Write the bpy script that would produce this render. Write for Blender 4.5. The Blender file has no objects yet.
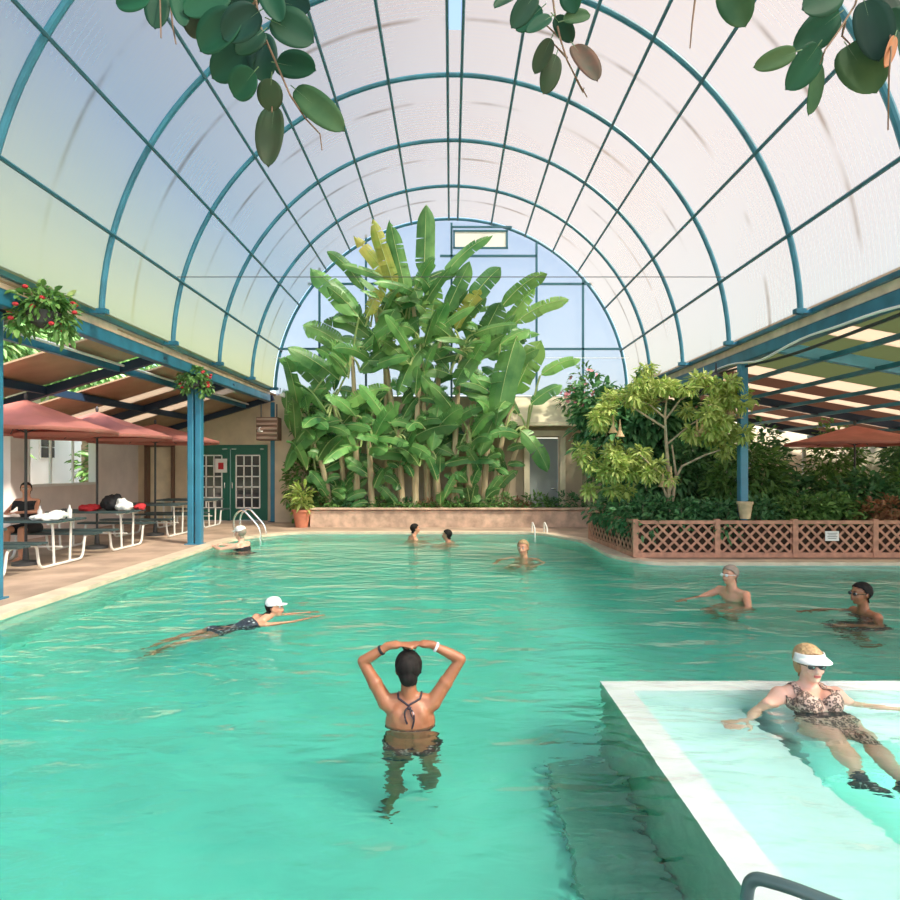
import bpy, bmesh, math, random
import numpy as np
from mathutils import Vector, Matrix, Quaternion, noise
from mathutils.bvhtree import BVHTree
PI = math.pi
C = bpy.context.scene.collection
SC = bpy.context.scene
# ------------------------------------------------------------------ camera, sky, sun, exposure
F, CX, CY, CAMZ = 600.0, 451.0, 467.0, 1.68
cam = bpy.data.objects.new('camera', bpy.data.cameras.new('camera'))
cam.data.sensor_width = 36; cam.data.lens = 24.0
cam.data.shift_x = -1/900; cam.data.shift_y = 17/900
cam.data.clip_start = 0.05; cam.data.clip_end = 500
cam.location = (0, 0, CAMZ); cam.rotation_euler = (PI/2, 0, 0)
C.objects.link(cam); SC.camera = cam
w = bpy.data.worlds.new('sky'); SC.world = w; w.use_nodes = True
nt = w.node_tree; bg = nt.nodes['Background']
sky = nt.nodes.new('ShaderNodeTexSky'); sky.sky_type = 'NISHITA'; sky.sun_disc = False
sky.sun_elevation = math.radians(52); sky.sun_rotation = math.radians(125); sky.air_density = 1.2; sky.dust_density = 3.5
nt.links.new(sky.outputs[0], bg.inputs[0]); bg.inputs[1].default_value = 0.29
sun = bpy.data.objects.new('sun', bpy.data.lights.new('sun', 'SUN'))
sun.data.energy = 6.2; sun.data.angle = math.radians(4.0); sun.data.color = (1.0, 0.93, 0.82)
SUND = Vector((0.55, -0.38, 0.80)).normalized()
sun.rotation_euler = SUND.to_track_quat('Z', 'Y').to_euler(); C.objects.link(sun)
SC.view_settings.view_transform = 'Standard'; SC.view_settings.look = 'None'
SC.view_settings.gamma = 1; SC.view_settings.use_curve_mapping = False
SC.view_settings.exposure = 0.72
SC.cycles.sample_clamp_indirect = 6.0

def W(px, py, d): return Vector(((px-CX)/F*d, d, CAMZ-(py-CY)/F*d))
# ------------------------------------------------------------------ helpers
def tag(o, label=None, cat=None, group=None, kind=None):
    if label: o['label'] = label
    if cat: o['category'] = cat
    if group: o['group'] = group
    if kind: o['kind'] = kind
    return o
def thing(name, label, cat, loc=(0, 0, 0), rz=0, group=None):
    o = bpy.data.objects.new(name, None); o.location = loc; o.rotation_euler = (0, 0, rz); o.empty_display_size = .1
    C.objects.link(o); return tag(o, label, cat, group)
def copy_tree(o, parent=None, lvl=0):
    c = o.copy(); C.objects.link(c); c.parent = parent
    for ch in list(o.children): copy_tree(ch, c, lvl+1)
    return c
class MB:
    def __init__(s): s.v = []; s.f = []; s.m = []; s.cm = 0
    def add(s, vs, fs):
        n = len(s.v); s.v += [tuple(v) for v in vs]; s.f += [tuple(i+n for i in f) for f in fs]; s.m += [s.cm]*len(fs); return s
    def box(s, c, d, rz=0, R=None):
        x, y, z = d[0]/2, d[1]/2, d[2]/2
        R = R or Matrix.Rotation(rz, 3, 'Z')
        vs = [Vector(c)+R@Vector((a*x, b*y, e*z)) for a in (-1, 1) for b in (-1, 1) for e in (-1, 1)]
        return s.add(vs, [(0, 1, 3, 2), (4, 6, 7, 5), (0, 4, 5, 1), (2, 3, 7, 6), (0, 2, 6, 4), (1, 5, 7, 3)])
    def bar(s, p, q, w_, h_, up=(0, 0, 1)):
        p, q = Vector(p), Vector(q); t = (q-p).normalized(); u = Vector(up)
        a = t.cross(u)
        if a.length < 1e-4: a = t.cross(Vector((1, 0, 0)))
        a.normalize(); b = a.cross(t).normalized()
        vs = [e + a*(sx*w_/2)+b*(sz*h_/2) for e in (p, q) for sx, sz in ((-1, -1), (1, -1), (1, 1), (-1, 1))]
        return s.add(vs, [(3, 2, 1, 0), (4, 5, 6, 7), (0, 1, 5, 4), (1, 2, 6, 5), (2, 3, 7, 6), (3, 0, 4, 7)])
    def tube(s, pts, r, n=8, cap=True):
        pts = [Vector(p) for p in pts]; rs = r if isinstance(r, (list, tuple)) else [r]*len(pts)
        rings = []; pa = None
        for i, p in enumerate(pts):
            t = (pts[min(i+1, len(pts)-1)]-pts[max(i-1, 0)]).normalized()
            if pa is None:
                a = t.cross(Vector((0, 0, 1)));
                if a.length < 1e-3: a = t.cross(Vector((1, 0, 0)))
            else: a = pa - t*pa.dot(t)
            a.normalize(); pa = a; b = t.cross(a)
            rings.append([p+(a*math.cos(2*PI*k/n)+b*math.sin(2*PI*k/n))*rs[i] for k in range(n)])
        vs = [v for rg in rings for v in rg]; fs = []
        for i in range(len(pts)-1):
            for k in range(n):
                fs.append((i*n+k, i*n+(k+1) % n, (i+1)*n+(k+1) % n, (i+1)*n+k))
        if cap: fs.append(tuple(range(n))[::-1]); fs.append(tuple((len(pts)-1)*n+k for k in range(n)))
        return s.add(vs, fs)
    def lathe(s, prof, c=(0, 0, 0), n=16, R=None, sx=1, sy=1):
        c = Vector(c); vs = []
        for r, z in prof:
            for k in range(n):
                v = Vector((r*math.cos(2*PI*k/n)*sx, r*math.sin(2*PI*k/n)*sy, z)); vs.append(c+((R@v) if R else v))
        fs = []
        for i in range(len(prof)-1):
            for k in range(n): fs.append((i*n+k, i*n+(k+1) % n, (i+1)*n+(k+1) % n, (i+1)*n+k))
        fs.append(tuple(range(n))[::-1]); fs.append(tuple((len(prof)-1)*n+k for k in range(n)))
        return s.add(vs, fs)
    def ell(s, c, rad, R=None, n=12, m=8):
        prof = [(math.sin(PI*i/m), -math.cos(PI*i/m)) for i in range(m+1)]
        c = Vector(c); vs = []; R = R or Matrix.Identity(3)
        vs.append(c+R@Vector((0, 0, -rad[2])))
        for r, z in prof[1:-1]:
            for k in range(n): vs.append(c+R@Vector((r*rad[0]*math.cos(2*PI*k/n), r*rad[1]*math.sin(2*PI*k/n), z*rad[2])))
        vs.append(c+R@Vector((0, 0, rad[2]))); fs = []
        for k in range(n): fs.append((0, 1+(k+1) % n, 1+k))
        for i in range(m-2):
            for k in range(n): fs.append((1+i*n+k, 1+i*n+(k+1) % n, 1+(i+1)*n+(k+1) % n, 1+(i+1)*n+k))
        L = len(vs)-1; b = 1+(m-2)*n
        for k in range(n): fs.append((b+k, b+(k+1) % n, L))
        return s.add(vs, fs)
    def cap(s, p, q, r1, r2, n=12):
        p, q = Vector(p), Vector(q); t = q-p; L = t.length; t.normalize()
        Q = t.to_track_quat('Z', 'Y').to_matrix(); prof = []
        for i in range(5): a = -PI/2+PI/2*i/4; prof.append((max(r1*math.cos(a), 1e-4), r1*math.sin(a)))
        for i in range(5): a = PI/2*i/4; prof.append((max(r2*math.cos(a), 1e-4), L+r2*math.sin(a)))
        return s.lathe(prof, p, n, Q)
    def build(s, name, mat, parent=None, smooth=True, kind=None, bevel=0):
        me = bpy.data.meshes.new(name); me.from_pydata(s.v, [], s.f); 
        mats = mat if isinstance(mat, (list, tuple)) else [mat]
        for m_ in mats: me.materials.append(m_)
        if len(mats) > 1: me.polygons.foreach_set('material_index', s.m)
        me.update()
        o = bpy.data.objects.new(name, me); C.objects.link(o); o.parent = parent
        if smooth:
            me.polygons.foreach_set('use_smooth', [True]*len(me.polygons)); 
            try: me.set_sharp_from_angle(angle=math.radians(38))
            except Exception: pass
        if kind: o['kind'] = kind
        if bevel:
            b = o.modifiers.new('bevel', 'BEVEL'); b.width = bevel; b.segments = 2; b.limit_method = 'ANGLE'
        return o
def arc_pts(p0, p1, p2, n=8):
    p0, p1, p2 = Vector(p0), Vector(p1), Vector(p2)
    return [(p0*(1-t)**2+p1*2*t*(1-t)+p2*t*t) for t in [i/n for i in range(n+1)]]
def round_path(pts, r, n=5):
    pts = [Vector(p) for p in pts]; out = [pts[0]]
    for i in range(1, len(pts)-1):
        a = (pts[i-1]-pts[i]); b = (pts[i+1]-pts[i]); ra = min(r, a.length*.49, b.length*.49)
        out += arc_pts(pts[i]+a.normalized()*ra, pts[i], pts[i]+b.normalized()*ra, n)
    return out+[pts[-1]]
# ------------------------------------------------------------------ materials
def mat(name, col, rough=.6, metal=0, var=0.0, vscale=6, col2=None, bump=0, bscale=30, spec=None, stretch=None, sss=0, island=False, objr=0, trans=0):
    m = bpy.data.materials.new(name); m.use_nodes = True; t = m.node_tree; b = t.nodes['Principled BSDF']
    def rgb(c): return (c[0], c[1], c[2], 1)
    b.inputs['Base Color'].default_value = rgb(col); b.inputs['Roughness'].default_value = rough; b.inputs['Metallic'].default_value = metal
    if spec is not None: b.inputs['Specular IOR Level'].default_value = spec
    if sss: b.inputs['Subsurface Weight'].default_value = sss; b.inputs['Subsurface Radius'].default_value = (.03, .012, .006); b.inputs['Subsurface Scale'].default_value = .3
    co = t.nodes.new('ShaderNodeTexCoord'); mp = t.nodes.new('ShaderNodeMapping'); t.links.new(co.outputs['Object'], mp.inputs[0])
    if stretch: mp.inputs['Scale'].default_value = stretch
    last = None
    if var or col2:
        c2 = col2 or tuple(min(1, c*(1+var)) for c in col); c1 = col if col2 else tuple(c*(1-var) for c in col)
        mx = t.nodes.new('ShaderNodeMix'); mx.data_type = 'RGBA'
        mx.inputs[6].default_value = rgb(c1); mx.inputs[7].default_value = rgb(c2)
        if island:
            g = t.nodes.new('ShaderNodeNewGeometry'); src = g.outputs['Random Per Island']
        else:
            n_ = t.nodes.new('ShaderNodeTexNoise'); n_.inputs['Scale'].default_value = vscale; n_.inputs['Detail'].default_value = 5
            t.links.new(mp.outputs[0], n_.inputs['Vector'])
            r_ = t.nodes.new('ShaderNodeMapRange'); r_.inputs[1].default_value = .35; r_.inputs[2].default_value = .65
            t.links.new(n_.outputs[0], r_.inputs[0]); src = r_.outputs[0]
        t.links.new(src, mx.inputs[0]); last = mx.outputs[2]
    if objr:
        oi = t.nodes.new('ShaderNodeObjectInfo'); hs = t.nodes.new('ShaderNodeHueSaturation')
        r_ = t.nodes.new('ShaderNodeMapRange'); r_.inputs[3].default_value = 1-objr; r_.inputs[4].default_value = 1+objr
        t.links.new(oi.outputs['Random'], r_.inputs[0]); t.links.new(r_.outputs[0], hs.inputs['Value'])
        if last: t.links.new(last, hs.inputs['Color'])
        else: hs.inputs['Color'].default_value = rgb(col)
        last = hs.outputs[0]
    if last: t.links.new(last, b.inputs['Base Color'])
    if bump:
        n_ = t.nodes.new('ShaderNodeTexNoise'); n_.inputs['Scale'].default_value = bscale; n_.inputs['Detail'].default_value = 6
        t.links.new(mp.outputs[0], n_.inputs['Vector'])
        bp = t.nodes.new('ShaderNodeBump'); bp.inputs['Strength'].default_value = bump; bp.inputs['Distance'].default_value = .02
        t.links.new(n_.outputs[0], bp.inputs['Height']); t.links.new(bp.outputs[0], b.inputs['Normal'])
    if trans:
        out = t.nodes['Material Output']; tr = t.nodes.new('ShaderNodeBsdfTranslucent'); mixs = t.nodes.new('ShaderNodeMixShader')
        mixs.inputs[0].default_value = trans; t.links.new(b.outputs[0], mixs.inputs[1]); t.links.new(tr.outputs[0], mixs.inputs[2])
        if last: t.links.new(last, tr.inputs[0])
        else: tr.inputs[0].default_value = rgb(col)
        t.links.new(mixs.outputs[0], out.inputs['Surface'])
    return m
M = {}
M['blue'] = mat('blue_paint', (.022, .14, .225), .35, var=.25, vscale=3)
M['rib'] = mat('rib_paint', (.03, .17, .26), .4, var=.2, vscale=3)
M['purlin'] = mat('purlin_paint', (.035, .14, .20), .4)
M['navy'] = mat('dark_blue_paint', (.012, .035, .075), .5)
M['post'] = mat('post_paint', (.035, .20, .32), .3, var=.15, vscale=2)
M['fascia'] = mat('fascia_board', (.62, .48, .38), .7, var=.15, vscale=5)
M['deck'] = mat('deck_concrete', (.46, .33, .25), .75, var=.22, vscale=1.6, bump=.3, bscale=40)
M['coping'] = mat('coping_stone', (.72, .58, .44), .6, var=.12, vscale=4, bump=.2)
M['plaster'] = mat('pool_plaster', (.68, .85, .77), .6, var=.06, vscale=1.5)
M['spa'] = mat('spa_plaster', (.93, .93, .93), .5, var=.05, vscale=2)
M['spashade'] = mat('spa_outer_shade', (.26, .37, .30), .5, col2=(.36, .47, .38), vscale=9)  # darker grey-green: shade on the outer spa wall put into the colour
M['tanwall'] = mat('tan_stucco', (.62, .50, .36), .85, var=.1, vscale=2, bump=.3, bscale=60)
M['pinkwall'] = mat('pale_pink_stucco', (.78, .68, .64), .85, var=.06, vscale=2)
M['cream'] = mat('cream_stucco', (.80, .70, .52), .85, var=.1, vscale=3)
M['white'] = mat('white_paint', (.85, .84, .82), .5)
M['greendoor'] = mat('green_door_paint', (.012, .13, .09), .45)
M['darkglass'] = mat('dark_glass', (.03, .035, .04), .08, spec=.8)
M['greydoor'] = mat('grey_door', (.30, .33, .33), .5)
M['stone'] = mat('planter_stone', (.60, .42, .32), .85, var=.25, vscale=4, bump=.6, bscale=14)
M['soil'] = mat('soil', (.07, .045, .03), .95)
M['lattice'] = mat('lattice_wood', (.50, .25, .17), .7, var=.2, vscale=8)
M['chrome'] = mat('steel', (.8, .8, .8), .18, metal=1)
M['railgrey'] = mat('grey_green_rail', (.10, .16, .155), .3, metal=.3)
M['umb'] = mat('umbrella_canvas', (.62, .24, .20), .8, var=.08, vscale=3, trans=.3)
M['darkmetal'] = mat('dark_metal', (.05, .05, .055), .5)
M['bluegrey'] = mat('table_slats', (.05, .085, .09), .5)
M['whitetube'] = mat('white_tube', (.78, .76, .72), .4)
M['tanpanel'] = mat('tan_roof_panel', (.42, .29, .18), .7, var=.1, vscale=2)
M['terra'] = mat('terracotta', (.55, .20, .12), .8, var=.12)
M['redflower'] = mat('red_petals', (.50, .03, .04), .6)
M['pinkflower'] = mat('pink_petals', (.70, .25, .30), .6)
M['brown'] = mat('brown_slats', (.16, .09, .06), .6)
M['red'] = mat('red_cloth', (.55, .03, .04), .8)
M['black'] = mat('black_cloth', (.015, .015, .018), .8)
M['whitecloth'] = mat('white_cloth', (.8, .8, .8), .9, bump=.5, bscale=20)

def sheet_mat(name, T, opac, tr, strip=True, foliage_tint=0, clear=(.90, .92, .83)):
    """fluted twin-wall roofing sheet: translucent + some clear transmission, dirt lines along the overlaps"""
    m = bpy.data.materials.new(name); m.use_nodes = True; t = m.node_tree; N = t.nodes; Lk = t.links; N.clear()
    out = N.new('ShaderNodeOutputMaterial'); tl = N.new('ShaderNodeBsdfTranslucent'); df = N.new('ShaderNodeBsdfDiffuse'); tp = N.new('ShaderNodeBsdfTransparent')
    gl = N.new('ShaderNodeBsdfGlossy'); gl.inputs['Roughness'].default_value = .25
    df.inputs[0].default_value = (opac, opac, opac*.96, 1)
    tc = N.new('ShaderNodeTexCoord'); sp = N.new('ShaderNodeSeparateXYZ'); Lk.new(tc.outputs['Object'], sp.inputs[0])
    col = N.new('ShaderNodeRGB'); col.outputs[0].default_value = (*T, 1); cur = col.outputs[0]; ccl = N.new('ShaderNodeRGB'); ccl.outputs[0].default_value = (*clear, 1); clr = ccl.outputs[0]
    def mathn(op, a, b=None, clamp=False):
        n_ = N.new('ShaderNodeMath'); n_.operation = op; n_.use_clamp = clamp
        for i, x in enumerate((a, b)):
            if x is None: continue
            if hasattr(x, 'links'): Lk.new(x, n_.inputs[i])
            else: n_.inputs[i].default_value = x
        return n_.outputs[0]
    def mix(fac, a, c):
        n_ = N.new('ShaderNodeMix'); n_.data_type = 'RGBA'; Lk.new(fac, n_.inputs[0]) if hasattr(fac, 'links') else None
        Lk.new(a, n_.inputs[6]); n_.inputs[7].default_value = (*c, 1); return n_.outputs[2]
    if strip:
        # flutes every 9 cm
        fl = mathn('SINE', mathn('MULTIPLY', sp.outputs[1], 2*PI/.09)); fl = mathn('MULTIPLY', mathn('ADD', fl, 1.0), .06)
        cur = mix(fl, cur, (.15, .16, .2)); clr = mix(fl, clr, (.5, .5, .55))
        # overlap dirt line midway between ribs (period 2.2)
        ph = mathn('FRACT', mathn('DIVIDE', mathn('ADD', sp.outputs[1], 2.4+22.0), 2.2))
        dl = mathn('ABSOLUTE', mathn('SUBTRACT', ph, .5)); dl = mathn('SUBTRACT', 1.0, mathn('DIVIDE', dl, .03), True)
        nz = N.new('ShaderNodeTexNoise'); nz.inputs['Scale'].default_value = .9; nz.inputs['Detail'].default_value = 6; Lk.new(tc.outputs['Object'], nz.inputs[0])
        nzr = mathn('MULTIPLY', mathn('SUBTRACT', nz.outputs[0], .42), 5.0, True)
        dirt = mathn('MULTIPLY', mathn('MULTIPLY', dl, nzr), .8); cur = mix(dirt, cur, (.08, .05, .03)); clr = mix(dirt, clr, (.25, .18, .12))
        # broad ageing stains
        n2 = N.new('ShaderNodeTexNoise'); n2.inputs['Scale'].default_value = .35; n2.inputs['Detail'].default_value = 3; Lk.new(tc.outputs['Object'], n2.inputs[0])
        cur = mix(mathn('MULTIPLY', mathn('SUBTRACT', n2.outputs[0], .45), 1.6, True), cur, (T[0], T[1]*.84, T[2]*.66))
    if foliage_tint:
        # yellow-green of foliage behind, painted into the foot of the left side
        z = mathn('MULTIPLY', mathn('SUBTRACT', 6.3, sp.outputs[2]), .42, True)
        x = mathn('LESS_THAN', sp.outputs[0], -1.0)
        sf = mathn('MULTIPLY', mathn('MULTIPLY', z, x), foliage_tint); cur = mix(sf, cur, (.60, .50, .16)); clr = mix(sf, clr, (.99, .80, .36))
    Lk.new(cur, tl.inputs[0]); Lk.new(clr, tp.inputs[0])
    a = N.new('ShaderNodeMixShader'); a.inputs[0].default_value = tr; Lk.new(tl.outputs[0], a.inputs[1]); Lk.new(tp.outputs[0], a.inputs[2])
    b = N.new('ShaderNodeMixShader'); b.inputs[0].default_value = .12; Lk.new(a.outputs[0], b.inputs[1]); Lk.new(df.outputs[0], b.inputs[2])
    c = N.new('ShaderNodeMixShader'); c.inputs[0].default_value = .03; Lk.new(b.outputs[0], c.inputs[1]); Lk.new(gl.outputs[0], c.inputs[2])
    Lk.new(c.outputs[0], out.inputs['Surface']); return m
M['sheet'] = sheet_mat('vault_sheet', (.255, .185, .12), .34, .46, foliage_tint=.85)
M['gable'] = sheet_mat('gable_sheet', (.46, .50, .58), .5, .45, strip=False, clear=(.90, .86, .84))
M['roofwhite'] = sheet_mat('cream_roof_sheet', (.55, .45, .36), .5, .10, strip=False)
M['roofgreen'] = sheet_mat('green_roof_sheet', (.17, .19, .11), .15, .03, strip=False)
M['roofbrown'] = sheet_mat('brown_roof_sheet', (.16, .10, .075), .12, .02, strip=False)

def water_mat():
    m = bpy.data.materials.new('pool_water'); m.use_nodes = True; t = m.node_tree; N = t.nodes; Lk = t.links; N.clear()
    out = N.new('ShaderNodeOutputMaterial'); g = N.new('ShaderNodeBsdfGlass'); g.inputs['IOR'].default_value = 1.33; g.inputs['Roughness'].default_value = 0.0
    va = N.new('ShaderNodeVolumeAbsorption'); va.inputs[0].default_value = (.02, .85, .78, 1); va.inputs['Density'].default_value = .58
    tc = N.new('ShaderNodeTexCoord')
    h = None
    for sc_, st, amp in ((1.5, (.75, 1.5, 1), 1.0), (5.0, (.6, 1.4, 1), .25), (14, (.7, 1.2, 1), .05)):
        mp = N.new('ShaderNodeMapping'); mp.inputs['Scale'].default_value = st; mp.inputs['Rotation'].default_value = (0, 0, .35*sc_); Lk.new(tc.outputs['Object'], mp.inputs[0])
        n_ = N.new('ShaderNodeTexNoise'); n_.inputs['Scale'].default_value = sc_; n_.inputs['Detail'].default_value = 2; n_.inputs['Distortion'].default_value = .6
        Lk.new(mp.outputs[0], n_.inputs[0])
        mu = N.new('ShaderNodeMath'); mu.operation = 'MULTIPLY'; mu.inputs[1].default_value = amp; Lk.new(n_.outputs[0], mu.inputs[0])
        if h is None: h = mu.outputs[0]
        else:
            ad = N.new('ShaderNodeMath'); Lk.new(h, ad.inputs[0]); Lk.new(mu.outputs[0], ad.inputs[1]); h = ad.outputs[0]
    bp = N.new('ShaderNodeBump'); bp.inputs['Strength'].default_value = 1; bp.inputs['Distance'].default_value = .08; Lk.new(h, bp.inputs['Height'])
    Lk.new(bp.outputs[0], g.inputs['Normal']); Lk.new(g.outputs[0], out.inputs['Surface']); Lk.new(va.outputs[0], out.inputs['Volume'])
    return m
M['water'] = water_mat()
def leafmat(name, a, b, rough=.45, tr=.25): return mat(name, a, rough, col2=b, island=True, trans=tr, objr=.15)
M['leafA'] = leafmat('mid_green_leaves', (.06, .18, .04), (.20, .38, .10))
M['leafB'] = leafmat('dark_green_leaves', (.04, .15, .06), (.14, .34, .13))
M['leafC'] = leafmat('yellow_green_leaves', (.30, .44, .08), (.58, .64, .22))
M['leafD'] = leafmat('pale_green_leaves', (.15, .35, .10), (.35, .55, .22))
M['leafR'] = leafmat('reddish_leaves', (.30, .12, .07), (.42, .24, .12))
M['ban'] = mat('banana_leaf', (.05, .19, .055), .38, col2=(.20, .42, .12), vscale=1.2, trans=.3, objr=.35)
M['banY'] = mat('yellowing_banana_leaf', (.30, .42, .07), .45, col2=(.55, .50, .12), vscale=2, trans=.35, objr=.2)
M['midrib'] = mat('leaf_midrib', (.40, .50, .20), .5)
M['stem'] = mat('banana_stem', (.42, .31, .18), .7, col2=(.62, .50, .32), vscale=5, stretch=(1, 1, .25))
M['bark'] = mat('pale_bark', (.42, .34, .24), .85, var=.25, vscale=8)
M['darkbark'] = mat('dark_bark', (.12, .08, .05), .9)

M['banL'] = mat('bright_banana_leaf', (.14, .36, .07), .38, col2=(.30, .52, .14), vscale=1.2, trans=.35, objr=.25)
M['peach'] = mat('peach_flower', (.85, .62, .38), .6, trans=.3)
M['twig'] = mat('brown_twig', (.16, .10, .06), .8)
M['rubrib'] = mat('rubber_leaf_midrib', (.08, .16, .07), .5)
M['rubG'] = mat('rubber_leaf_green', (.005, .055, .028), .6, spec=.25, col2=(.010, .085, .04), vscale=5, trans=.12, objr=.3)
M['rubD'] = mat('rubber_leaf_dark', (.004, .03, .022), .6, spec=.25, col2=(.006, .05, .03), vscale=5, trans=.08, objr=.2)
M['rubB'] = mat('rubber_leaf_brownish', (.045, .065, .035), .6, spec=.25, col2=(.03, .085, .04), vscale=6, trans=.2)
M['rubL'] = mat('rubber_leaf_light', (.018, .085, .035), .6, spec=.25, col2=(.07, .15, .06), vscale=6, trans=.25)
M['rubR'] = mat('rubber_leaf_redbacked', (.03, .06, .04), .6, spec=.25, col2=(.16, .06, .04), vscale=9, trans=.2)
M['rubO'] = mat('dried_leaf', (.32, .12, .04), .7)
M['litblue'] = mat('lit_blue_paint', (.16, .42, .60), .4)  # light falling on the blue rafter, painted in as a lighter blue
# ------------------------------------------------------------------ ground, pool, deck
DZ = 0.06
def outline():
    raw = [(-4.92, 1.55, .15), (12.0, 1.55, .15), (12.0, 10.15, .1), (3.35, 10.15, .35), (2.92, 11.0, .3), (2.92, 13.2, .5), (2.1, 14.85, .6), (-4.0, 14.85, .5), (-4.92, 13.6, .6)]
    pts = []; n = len(raw)
    for i in range(n):
        p = Vector((*raw[i][:2], 0)); a = Vector((*raw[i-1][:2], 0))-p; b = Vector((*raw[(i+1) % n][:2], 0))-p; r = raw[i][2]
        pts += arc_pts(p+a.normalized()*r, p, p+b.normalized()*r, 6)
    return pts
OUT = outline()
def offset(pts, d):
    n = len(pts); res = []
    for i in range(n):
        t = (pts[(i+1) % n]-pts[i-1]).normalized(); res.append(pts[i]+Vector((t.y, -t.x, 0))*d)
    return res
def ring(a, b):  # strip between two closed loops with equal counts
    n = len(a); return [*a, *b], [(i, (i+1) % n, n+(i+1) % n, n+i) for i in range(n)]
# deck with a hole for the pool
OUTC = offset(OUT, .28)
bm = bmesh.new()
def loop(pts, z):
    vs = [bm.verts.new((p[0], p[1], z)) for p in pts]; return [bm.edges.new((vs[i], vs[(i+1) % len(vs)])) for i in range(len(vs))]
e = loop(OUTC, DZ)+loop([(-16, -6), (20, -6), (20, 26), (-16, 26)], DZ)
bmesh.ops.triangle_fill(bm, edges=e, use_beauty=True, normal=(0, 0, 1))
for f in [f for f in bm.faces if f.normal.z < 0]: f.normal_flip()
me = bpy.data.meshes.new('floor'); bm.to_mesh(me); bm.free(); me.materials.append(M['deck'])
o = bpy.data.objects.new('floor', me); C.objects.link(o); o['kind'] = 'structure'
# coping (trim) round the pool
mb = MB(); a = [p+Vector((0, 0, DZ+.012)) for p in offset(OUT, -.03)]; b = [p+Vector((0, 0, DZ+.012)) for p in OUTC]
n = len(a); lo = [Vector((p.x, p.y, DZ-.045)) for p in a]; ob = [Vector((p.x, p.y, DZ-.02)) for p in b]
lo2 = [Vector((p.x, p.y, DZ-.045)) for p in OUT]
vs = [*b, *a, *lo, *lo2]; fs = []
for k in range(3):
    for i in range(n): fs.append((k*n+i, k*n+(i+1) % n, (k+1)*n+(i+1) % n, (k+1)*n+i))
mb.add(vs, fs); mb.build('trim_1', M['coping'], kind='structure')
# pool shell
mb = MB(); top = [Vector((p.x, p.y, DZ)) for p in OUT]; bot = [Vector((p.x, p.y, -1.2)) for p in OUT]
mb.add([*top, *bot], [(i, (i+1) % n, n+(i+1) % n, n+i) for i in range(n)]); mb.build('wall_pool', M['plaster'], kind='structure')
mb = MB(); mb.add([Vector((p.x, p.y, -1.2)) for p in OUT], [tuple(range(n))]); mb.build('floor_pool', M['plaster'], kind='structure', smooth=False)
# water body
ow = offset(OUT, .012); mb = MB()
mb.add([*[Vector((p.x, p.y, 0)) for p in ow], *[Vector((p.x, p.y, -1.215)) for p in ow]],
       [tuple(range(n))]+[tuple(range(2*n-1, n-1, -1))]+[((i+1) % n, i, n+i, n+(i+1) % n) for i in range(n)])
tag(mb.build('pool_water', M['water'], smooth=False), 'rippled turquoise water filling the swimming pool', 'water', kind='stuff')
# spa basin: low walls just under the surface, bench, raised floor
mb = MB(); mb.box((1.28, 3.15, -.62), (.2, 3.2, 1.16)); mb.box((6.7, 4.65, -.62), (10.64, .2, 1.16)); o = mb.build('wall_spa', [M['spa'], M['spashade']], kind='structure', smooth=False)
for p in o.data.polygons:
    if p.normal.x < -.9 or p.normal.y > .9: p.material_index = 1
mb = MB(); mb.box((1.78, 3.05, -.77), (.80, 3.0, .80)); mb.box((7.2, 4.25, -.77), (9.7, .6, .80)); mb.build('trim_2', M['spa'], kind='structure', smooth=False)
mb = MB(); mb.box((.93, 3.0, -1.11), (.48, 2.86, .18)); mb.build('trim_2', M['spashade'], kind='structure', smooth=False)  # added step, its grey-green fills in the shadowed area beside the wall
mb = MB(); mb.box((7.2, 2.76, -1.02), (9.7, 2.4, .34)); mb.build('floor_spa', M['plaster'], kind='structure', smooth=False)

# ------------------------------------------------------------------ the vault
RV, ZV, YE = 5.10, 3.77, 17.4
RY = [17.4, 15.35, 13.2, 11.0, 8.75, 6.5, 4.2, 2.0, -.2, -2.4]
def vp(deg, y, r=RV): a = math.radians(deg); return Vector((r*math.sin(a), y, ZV+r*math.cos(a)))
A0, A1 = -.7, 2.2
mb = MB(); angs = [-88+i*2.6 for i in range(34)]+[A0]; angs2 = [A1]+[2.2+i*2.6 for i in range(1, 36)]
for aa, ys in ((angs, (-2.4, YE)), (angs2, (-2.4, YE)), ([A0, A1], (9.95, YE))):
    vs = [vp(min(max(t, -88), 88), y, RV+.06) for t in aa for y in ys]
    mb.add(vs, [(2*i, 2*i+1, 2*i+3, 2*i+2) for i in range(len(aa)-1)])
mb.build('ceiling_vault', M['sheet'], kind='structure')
for y in RY:
    mb = MB(); mb.tube([vp(t, y) for t in np.linspace(-88.5, 88.5, 64)], .043, 8); mb.build('trim_3', M['rib'], kind='structure')
for a in (-75.4, -59.5, -45, -35, -24.5, -13, A0, A1, 13.3, 25, 35.4, 46, 60.8, 75.4):
    mb = MB(); mb.tube([vp(a, -2.4, RV-.03), vp(a, YE, RV-.03)], .028, 6); mb.build('trim_4', M['purlin'], kind='structure')
# gable
GY = YE+.08
mb = MB(); vs = [vp(t, GY) for t in np.linspace(-90, 90, 49)]; mb.add(vs, [tuple(range(49))]); mb.build('wall_gable', M['gable'], kind='structure', smooth=False)
mb = MB()
def gl(px0, py0, px1, py1, r=.03): mb.bar(W(px0, py0, YE-.02), W(px1, py1, YE-.02), 2*r, 2*r, (0, 1, 0))
for x, y0 in ((319.5, 265), (366, 232), (451.5, 220), (536.5, 240), (583, 275)): gl(x, y0+3, x, 398)
gl(278, 349, 622, 349); gl(536.5, 284, 592, 284); gl(308, 284, 420, 284); gl(440, 256, 536.5, 256)
mb.build('trim_5', M['purlin'], kind='structure', smooth=False)
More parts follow.
